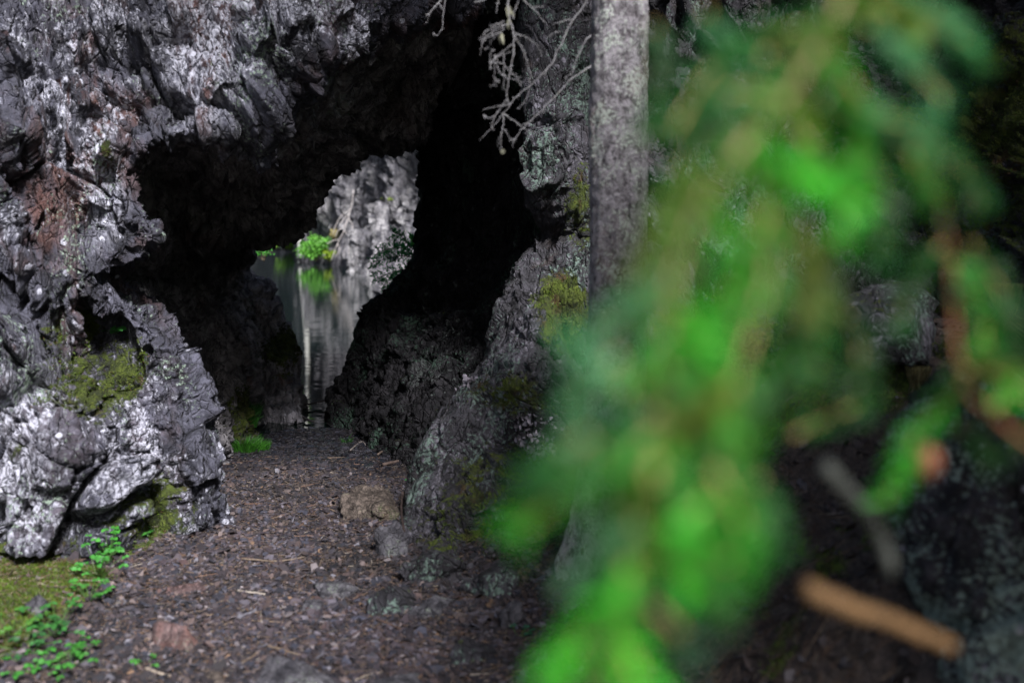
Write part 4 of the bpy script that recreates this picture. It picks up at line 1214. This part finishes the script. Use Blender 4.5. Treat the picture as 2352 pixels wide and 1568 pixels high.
def lichen_cover():
    """curled grey lichen rosettes on the mossy outcrop"""
    V, Nn, at = SURF["rock_outcrop"]
    c = blob(V, [(P(1240, 990, 5.0), (0.24, 0.4, 0.17), 1), (P(1190, 1090, 4.9), (0.22, 0.4, 0.12), 0.9), (P(1090, 900, 5.3), (0.12, 0.4, 0.12), 0.8), (P(1230, 780, 5.3), (.1, .4, .12), .5)]) + 0.5 * fbm(V * 8, 3, 4)
    idx = np.where(c > 0.62)[0]
    if len(idx) == 0: return
    idx = RS.choice(idx, min(len(idx), 3200), replace=False)
    n = len(idx)
    N2 = Nn[idx] * np.sign(np.einsum('ij,ij->i', Nn[idx], np.array([0, 0, CAMZ]) - V[idx]))[:, None]
    mb = MB()
    leaves(mb, V[idx] + N2 * 0.004, unit(N2 * 0.6 + RS.normal(0, .9, (n, 3))), N2 + RS.normal(0, .3, (n, 3)), RS.uniform(.015, .035, n), RS.uniform(.012, .028, n), np.array([0.20, 0.185, 0.22]) * RS.uniform(.5, 1.3, (n, 1)), 0.45, -0.3)
    setp(mb.build("lichen_vegetation", M_litter), kind='stuff')


lichen_cover()


# ------------------------------------------------------------------ green plants
def leafy_plant(px, py, label, n_leaf=9, spread=0.10, height=0.09, size=0.035, tint=(0.07, 0.30, 0.05), at=None, name="wood_sorrel", seed=0, trifol=True, cat='plant'):
    size = size * 0.85; n_leaf = int(n_leaf * 1.25)
    tint = (tint[0] * 0.8, tint[1] * 0.72, tint[2] * 0.8)
    r = np.random.RandomState(seed + int(px))
    c = np.array(at) if at is not None else ground_hit(px, py)
    root = empty(name, tuple(c), label, cat)
    st = MB(); lf = MB()
    for k in range(n_leaf):
        a = r.uniform(0, 6.28); rad = spread * math.sqrt(r.uniform(0, 1)); h = height * r.uniform(.4, 1.1)
        base = c + np.array([0, 0, -0.012])
        tip = c + np.array([math.cos(a) * rad, math.sin(a) * rad, h])
        st.tube(smooth_path([base, (base + tip) / 2 + np.array([0, 0, h * .2]), tip], 6), 0.0011, 5, tint=(0.10, 0.22, 0.05))
        m = 3 if trifol else 1
        for j in range(m):
            b = a + (j - 1) * 2.1 if trifol else a
            d = np.array([[math.cos(b), math.sin(b), r.uniform(-.25, .2)]])
            u = np.array([[0, -0.35, 1.0]]) + r.normal(0, .25, (1, 3))
            s = size * r.uniform(.7, 1.15)
            leaves(lf, tip[None], d, u, s, s * 0.85, np.array(tint) * r.uniform(.7, 1.35), 0.12, 0.2)
    st.build("stem", M_leaf, root)
    lf.build("leaves", M_leaf, root)
    return root


def wall_plant(px, py, Y, label, **kw):
    return leafy_plant(px, py, label, at=P(px, py, Y), **kw)


G1 = (0.075, 0.33, 0.05)
leafy_plant(225, 1330, "bright green leafy plant against the foot of the pale rock face", 16, .11, .12, .026, (.08, .38, .06), seed=1)
leafy_plant(205, 1380, "bright green leafy plant below the tallest leafy clump by the pale rock", 10, .09, .08, .026, G1, seed=2)
leafy_plant(60, 1500, "dark green seedlings growing on the moss bank at the lower left", 14, .16, .07, .026, (.05, .2, .05), seed=3)
leafy_plant(130, 1465, "leafy plant between the moss bank and the leaf litter", 14, .14, .10, .028, (.06, .27, .05), seed=4)
leafy_plant(160, 1530, "low leafy plant in the litter in front of the moss bank", 12, .15, .05, .028, G1, seed=5)
leafy_plant(330, 1540, "tiny seedling in the litter left of the red stone", 4, .05, .03, .02, G1, seed=6)
leafy_plant(90, 1545, "green seedlings at the bottom edge on the moss bank", 16, .15, .05, .024, (.06, .30, .04), seed=31)
leafy_plant(25, 1470, "yellow green seedlings at the left edge of the moss bank", 14, .13, .06, .022, (.10, .30, .04), seed=32)
leafy_plant(250, 1300, "upright leafy clump touching the pale rock, tallest of the green plants", 14, .08, .15, .028, (.08, .40, .05), seed=33)
leafy_plant(395, 1203, "three-leaved plant at the foot of the mossy rock corner beside the path", 5, .07, .09, .05, (.07, .36, .05), seed=7, trifol=False)
leafy_plant(290, 1245, "creeping leafy plant on the moss between the two left rock faces", 8, .12, .06, .03, G1, seed=8)
leafy_plant(298, 1215, "small leafy plant topping the moss between the two left rock faces", 6, .08, .09, .028, G1, seed=9)
leafy_plant(484, 1135, "small green tuft at the corner where the path enters the tunnel", 9, .05, .06, .022, (.06, .26, .04), seed=10)
leafy_plant(955, 1115, "green sprig with a yellow leaf at the foot of the right outcrop", 9, .05, .08, .03, (.06, .30, .07), seed=11)
wall_plant(262, 770, 5.05, "leafy sprig growing from a crack high in the left rock face", n_leaf=9, spread=.07, height=.06, size=.045, tint=(.06, .30, .06), seed=12, trifol=False)
wall_plant(190, 720, 5.1, "leafy sprig above the moss patch on the left rock face", n_leaf=6, spread=.05, height=.05, size=.03, tint=(.05, .24, .05), seed=13, trifol=False)
wall_plant(232, 890, 5.0, "green sprig on the lower edge of the moss patch of the left rock face", n_leaf=7, spread=.06, height=.03, size=.03, tint=(.06, .28, .06), seed=14, trifol=False)
wall_plant(348, 1055, 5.15, "light green seedling on the mossy rock corner", n_leaf=6, spread=.05, height=.04, size=.03, tint=(.06, .30, .08), seed=15, trifol=False)
wall_plant(20, 1050, 4.7, "yellow green sprig on the pale rock face at the left edge", n_leaf=10, spread=.08, height=.05, size=.03, tint=(.12, .32, .06), seed=16, trifol=False)
wall_plant(55, 1110, 4.7, "second yellow green sprig, lower on the pale rock face", n_leaf=8, spread=.06, height=.05, size=.03, tint=(.12, .30, .06), seed=17, trifol=False)
leafy_plant(1120, 1345, "teal green seedling in the litter left of the tree foot", 4, .06, .04, .022, (.03, .16, .08), seed=18)
leafy_plant(1190, 1470, "tiny seedling in the dark litter below the upright stone", 4, .06, .04, .022, (.03, .14, .07), seed=19)


def grass_tuft(c, label, n=700, R=0.17, H=0.2, tint=(0.05, 0.22, 0.02), name="grass_tuft", lean=(0, 0)):
    c = np.array(c)
    root = empty(name, tuple(c), label, "grass")
    mb = MB()
    a = RS.uniform(0, 6.28, n); rr = R * np.sqrt(RS.uniform(0, 1, n)); h = H * RS.uniform(.4, 1.1, n) * (1 - 0.5 * rr / R)
    p0 = c + np.c_[np.cos(a) * rr * .7, np.sin(a) * rr * .7, -np.full(n, 0.02)]
    out = np.c_[np.cos(a), np.sin(a), a * 0] * RS.uniform(.2, .9, (n, 1)) * h[:, None] + np.c_[np.full(n, lean[0]), np.full(n, lean[1]), a * 0] * h[:, None]
    p1 = p0 + out + np.c_[a * 0, a * 0, h]
    strips(mb, p0, p1, 0.0045, np.array(tint) * RS.uniform(.6, 1.5, (n, 1)), np.c_[-out[:, :2] * .2, h * .12])
    mb.build("blades", M_leaf, root, False)
    return root


grass_tuft(ground_hit(560, 1035), "bright green grass tuft at the foot of the tunnel's left wall", 1300, .24, .15, (.05, .19, .02))
grass_tuft(P(562, 975, 7.6), "grass growing up the left tunnel wall above the bright tuft", 600, .13, .16, (.05, .20, .03))
grass_tuft(P(580, 945, 8.0), "dim green tuft at the left of the wedge boulder", 350, .10, .13, (.04, .14, .03))
grass_tuft(P(797, 1015, 7.4), "thin dark grass at the foot of the tunnel's right wall", 60, .05, .09, (.03, .12, .02))
grass_tuft(P(2310, 640, 3.9), "pale dry grass hanging from the rock at the right edge", 260, .10, -.32, (.22, .24, .12), lean=(-.3, -.4))
grass_tuft(P(2110, 830, 4.0), "straw coloured grass hanging below the square mossy boulder", 160, .08, -.24, (.22, .20, .10), lean=(-.2, -.4))

# ------------------------------------------------------------------ sticks and roots
GR = (0.16, 0.14, 0.13); DK = (0.05, 0.035, 0.03); TN = (0.13, 0.10, 0.075)


def gstick(pxs, r, tint, label, name="stick", lift=0.01, cat='stick'):
    pts = []
    for q in pxs:
        p = ground_hit(q[0], q[1]); p[2] += lift + (q[2] if len(q) > 2 else 0)
        pts.append(p)
    return stick(name, pts, r, tint, label, cat)


c0 = ground_hit(928, 1275)
stick("dead_sapling", [c0 - np.array([0, 0, .05]), P(928, 1230, c0[1]), P(922, 1180, c0[1]), P(924, 1128, c0[1])], .007, (0.03, 0.02, 0.018), "thin dark dead sapling standing in front of the right outcrop", 'sapling')
gstick([(905, 1042), (960, 1036), (1005, 1045)], .014, (0.07, 0.05, 0.045), "dark branch lying along the foot of the right tunnel wall", "fallen_branch", .02, 'branch')
gstick([(880, 1072), (930, 1062), (985, 1060), (1010, 1068)], .010, (0.09, 0.065, 0.055), "second branch in front of the right tunnel wall", "fallen_branch", .015, 'branch')
gstick([(868, 1050), (900, 1030), (940, 1025)], .008, (0.10, 0.075, 0.06), "thin twig behind the two fallen branches of the tunnel", "fallen_twig", .02, 'twig')
gstick([(805, 1040), (830, 1020), (842, 1030)], .006, GR, "pale crooked twig on the wet gravel", "fallen_twig", .02, 'twig')
stick("drift_branch", [P(668, 945, 8.5), P(690, 955, 8.4), P(712, 966, 8.3), P(722, 967, 8.3)], .014, (0.03, 0.027, 0.03), "dark wet branch poking into the water beside the wedge boulder", 'branch')
stick("drift_stick", [P(700, 930, 8.9), P(735, 922, 9.0), P(765, 915, 9.0)], .010, (0.035, 0.03, 0.033), "thin dark stick across the water gap", 'stick')
gstick([(600, 1490), (640, 1498), (690, 1512)], .005, TN, "pale brown twig on the litter right of the red stone", "fallen_twig", .012, 'twig')
gstick([(335, 1548), (370, 1556), (400, 1560)], .006, (0.24, 0.20, 0.16), "pale wood splinter below the red stone", "wood_splinter", .012, 'splinter')
gstick([(545, 1363), (580, 1368), (610, 1372)], .005, (0.24, 0.21, 0.18), "pale bleached twig in the lit patch of the path", "fallen_twig", .012, 'twig')
gstick([(555, 1290), (640, 1296), (700, 1285)], .004, TN, "thin dry twig lying across the middle of the path", "fallen_twig", .012, 'twig')
gstick([(965, 1385), (985, 1420), (1000, 1450), (1040, 1452)], .011, DK, "dark root curving over the litter left of the tree", "root", .0, 'root')
gstick([(905, 1490), (960, 1480), (1010, 1460)], .010, DK, "dark root running left from the curved one", "root", .0, 'root')
gstick([(1035, 1475), (1045, 1510), (1035, 1545), (1020, 1590)], .013, (0.06, 0.05, 0.05), "thick root snaking down to the bottom edge", "root", .0, 'root')
gstick([(855, 1490), (866, 1520), (878, 1560)], .010, (0.07, 0.06, 0.06), "short root left of the thick snaking one", "root", .0, 'root')

# ------------------------------------------------------------------ across the lake
def bush(px, py, Y, W, H, label, n, size, tint, name="bush", z=None, depth=None, stems=5):
    c = np.array(P(px, py, Y))
    if z is not None: c[2] = z
    root = empty(name, tuple(c), label, "bush")
    r = np.random.RandomState(int(px))
    st = MB(); lf = MB()
    pts = []
    for k in range(stems * 3):
        a = r.uniform(0, 6.28)
        tip = c + np.array([math.cos(a) * W / 2 * r.uniform(.2, 1), math.sin(a) * (depth or W) / 2 * r.uniform(.2, 1), H * r.uniform(.4, 1)])
        pth = smooth_path([c + np.array([0, 0, -.05]), (c + tip) / 2 + r.normal(0, W * .05, 3), tip], 8)
        st.tube(pth, np.linspace(size * .12, size * .05, 8), 5, tint=(0.12, 0.10, 0.07))
        pts.append(pth[3:])
    pts = np.concatenate(pts)
    idx = r.randint(0, len(pts), n)
    pos = pts[idx] + r.normal(0, 1, (n, 3)) * np.array([W, depth or W, H]) * 0.07
    leaves(lf, pos, r.normal(0, 1, (n, 3)), r.normal(0, 1, (n, 3)) + np.array([0, 0, .6]), size * r.uniform(.6, 1.2, n), size * .6, np.array(tint) * r.uniform(.6, 1.4, (n, 1)))
    st.build("stems", M_stick, root); lf.build("leaves", M_leaf, root)
    return root


bush(728, 596, 31.5, 1.15, 0.72, "bright green bush at the waterline below the sunlit cliff", 2600, .09, (.15, .42, .06))
bush(757, 598, 31.0, 0.5, 0.3, "yellow green tuft at the right foot of the waterline bush", 700, .07, (.28, .42, .03))
bush(655, 572, 39, 1.3, 0.55, "yellow green shrub low over the water, left of the bright bush", 500, .13, (.20, .42, .05))
bush(690, 575, 38, 0.7, 0.85, "small shrub between the bright bush and the tunnel roof", 260, .12, (.16, .40, .05))
bush(606, 592, 12.5, 0.26, 0.16, "light green sprig at the left edge of the tunnel mouth", 160, .035, (.10, .42, .06))
bush(768, 548, 30.6, 0.35, 0.3, "pale yellow clump on the cliff above the bright bush", 240, .06, (.45, .40, .16))
bush(892, 463, 26.5, 0.35, 0.1, "green cushion on the bright ledge of the far cliff", 150, .06, (.22, .30, .06))


def hanging_dead_branch():
    Y = 28.5
    lines = [[(812, 435), (808, 470), (800, 500), (790, 530), (775, 560), (760, 600)], [(806, 480), (785, 495), (770, 520), (765, 540)], [(800, 500), (810, 520), (805, 545), (800, 590)], [(790, 530), (800, 540), (812, 548)], [(780, 550), (768, 552), (750, 560)],
             [(803, 490), (792, 500), (780, 515)], [(775, 560), (780, 575), (770, 590)], [(798, 505), (790, 520), (776, 530), (770, 545)]]
    mb = MB()
    for ln in lines:
        mb.tube(smooth_path([P(x, y, Y) for x, y in ln], len(ln) * 3), 0.011, 5, tint=(0.40, 0.37, 0.36))
    o = mb.build("dead_branch", M_stick)
    origin_to(o, P(812, 435, Y))
    setp(o, "bleached dead branch hanging down the far cliff above the water", "branch")


hanging_dead_branch()


def rowan():
    """fern-like conifer twigs reaching into the opening from the right"""
    root = empty("conifer_sprig", P(965, 600, 10.6), "dark green sprig reaching into the opening from the right tunnel wall", "sprig")
    lines = [[(990, 592), (950, 590), (915, 588), (880, 596), (855, 605)], [(990, 592), (945, 570), (925, 545), (905, 535)], [(990, 592), (940, 615), (900, 625), (860, 640)], [(950, 590), (930, 572), (900, 570), (870, 578)], [(990, 592), (960, 560), (945, 548)], [(940, 615), (915, 640), (880, 655)]]
    st = MB(); lf = MB()
    for i, ln in enumerate(lines):
        pth = smooth_path([P(x, y, 10.6 + (0.12 * i if x < 975 else 0)) for x, y in ln], 24)
        st.tube(pth, np.linspace(.008, .003, 24), 5, tint=(0.06, 0.05, 0.04))
        for k in range(3, 24):
            t = unit(pth[min(k + 1, 23)] - pth[k - 1])
            for s in (-1, 1):
                q = unit(t * .6 + np.array([0, 0, s * .8]) + RS.normal(0, .2, 3))
                m = 7
                u = np.linspace(0, .06, m)[:, None]
                pos = pth[k] + q * u
                leaves(lf, pos, unit(q + RS.normal(0, .5, (m, 3))), RS.normal(0, 1, (m, 3)), .036, .015, np.array([.035, .26, .07]) * RS.uniform(.6, 1.5))
    st.build("stem", M_stick, root); lf.build("needles", M_leaf, root)


rowan()
bush(962, 585, 10.9, 0.28, 0.2, "brighter leafy sprig behind the dark sprig, against the right tunnel wall", 260, .035, (.07, .30, .03))


def far_tree(x, y, z, H, R, kind, label, group, seed):
    r = np.random.RandomState(seed)
    root = empty("birch_tree" if kind == 'birch' else "leafy_tree", (x, y, z), label, "tree", group)
    mb = MB()
    pth = smooth_path([(x, y, z - .3), (x + r.normal(0, .1), y, z + H * .35), (x + r.normal(0, .2), y, z + H * .7), (x + r.normal(0, .3), y, z + H)], 24)
    mb.tube(pth, np.linspace(.12 if kind == 'birch' else .14, .03, 24), 10, tint=(0.55, 0.56, 0.52) if kind == 'birch' else (0.10, 0.08, 0.06))
    lf = MB(); n = 5200
    for k in range(26):
        h = r.uniform(.62 if kind == 'birch' else .22, .98) * H; a = r.uniform(0, 6.28); L = R * (1.1 - 0.6 * h / H) * r.uniform(.6, 1)
        p0 = pth[min(23, int(h / H * 23))]
        tip = p0 + np.array([math.cos(a) * L, math.sin(a) * L, L * .35])
        q = smooth_path([p0, (p0 + tip) / 2 + np.array([0, 0, .15]), tip], 6)
        mb.tube(q, np.linspace(.035, .01, 6), 5, tint=(0.2, 0.17, 0.14))
        m = n // 26
        t = r.randint(1, 6, m)
        pos = q[t] + r.normal(0, .33, (m, 3))
        leaves(lf, pos, r.normal(0, 1, (m, 3)), r.normal(0, 1, (m, 3)), .20, .14, np.array([.08, .22, .04]) * r.uniform(.5, 1.5, (m, 1)))
    mb.build("trunk", M_stick, root); lf.build("crown", M_leaf, root)


far_tree(-7.45, 35.1, -0.1, 11, 1.2, 'birch', "pale birch at the far waterline, seen mirrored in the lake", None, 1)
for i, (x, y, z, H, lab) in enumerate([(-10.5, 46, 3.5, 10, "leafy tree left of the birch on the far bank"), (-6.6, 41.5, 3.5, 9, "leafy tree right of the birch on the far bank"), (-13.5, 49, 4, 11, "tall leafy tree well left of the birch"), (-8.6, 48, 3.5, 13, "tallest leafy tree, behind the birch"), (-16.5, 50, 4, 12, "leafy tree farthest left on the far bank"), (-5.0, 46, 5, 11, "leafy tree on the cliff edge right of the birch")]):
    far_tree(x, y, z, H, 2.4, 'tree', lab, "trees on the far bank", 20 + i)


def shade_tree(x, y, H, z0, R, label, seed, n=7000):  # unseen spruces added to keep the sun off the right side
    z = float(gz(x, y))
    root = empty("spruce_tree", (x, y, z), label, "tree", None)
    mb = MB(); mb.tube(smooth_path([(x, y, z - .2), (x, y, z + H / 2), (x, y, z + H)], 12), np.linspace(.16, .02, 12), 10)
    mb.build("trunk", M_bark, root)
    crown(root, x, y, z, z0, H, R, n, seed)


shade_tree(2.4, -0.2, 5.6, 2.0, 1.8, "added spruce right of the viewpoint, out of view, shading the right side", 5, 9000)
shade_tree(4.6, 1.0, 8, 1.2, 2.0, "taller added spruce, also out of view, behind the first shading one", 6, 9000)


def hill():
    xs = np.linspace(-90, 30, 160); ys = np.linspace(50, 100, 60)
    X, Y = np.meshgrid(xs, ys)
    pp = np.stack([X.reshape(-1), Y.reshape(-1), X.reshape(-1) * 0], 1)
    Z = -2 + 24 * sm(Y, 49, 66) + (1.8 * fbm(pp * 0.12, 4, 7) + 0.8 * fbm(pp * 0.9, 3, 8)).reshape(X.shape) * sm(Y, 50, 56)
    m = plain_mat("wooded_slope", [(0.02, 0.045, 0.015), (0.05, 0.10, 0.03), (0.07, 0.13, 0.03)], 0.6, 0.9, 0.3)
    setp(mesh_obj("hill", np.stack([X, Y, Z], 2).reshape(-1, 3), grid_faces(len(ys), len(xs)), m), kind='structure')


hill()
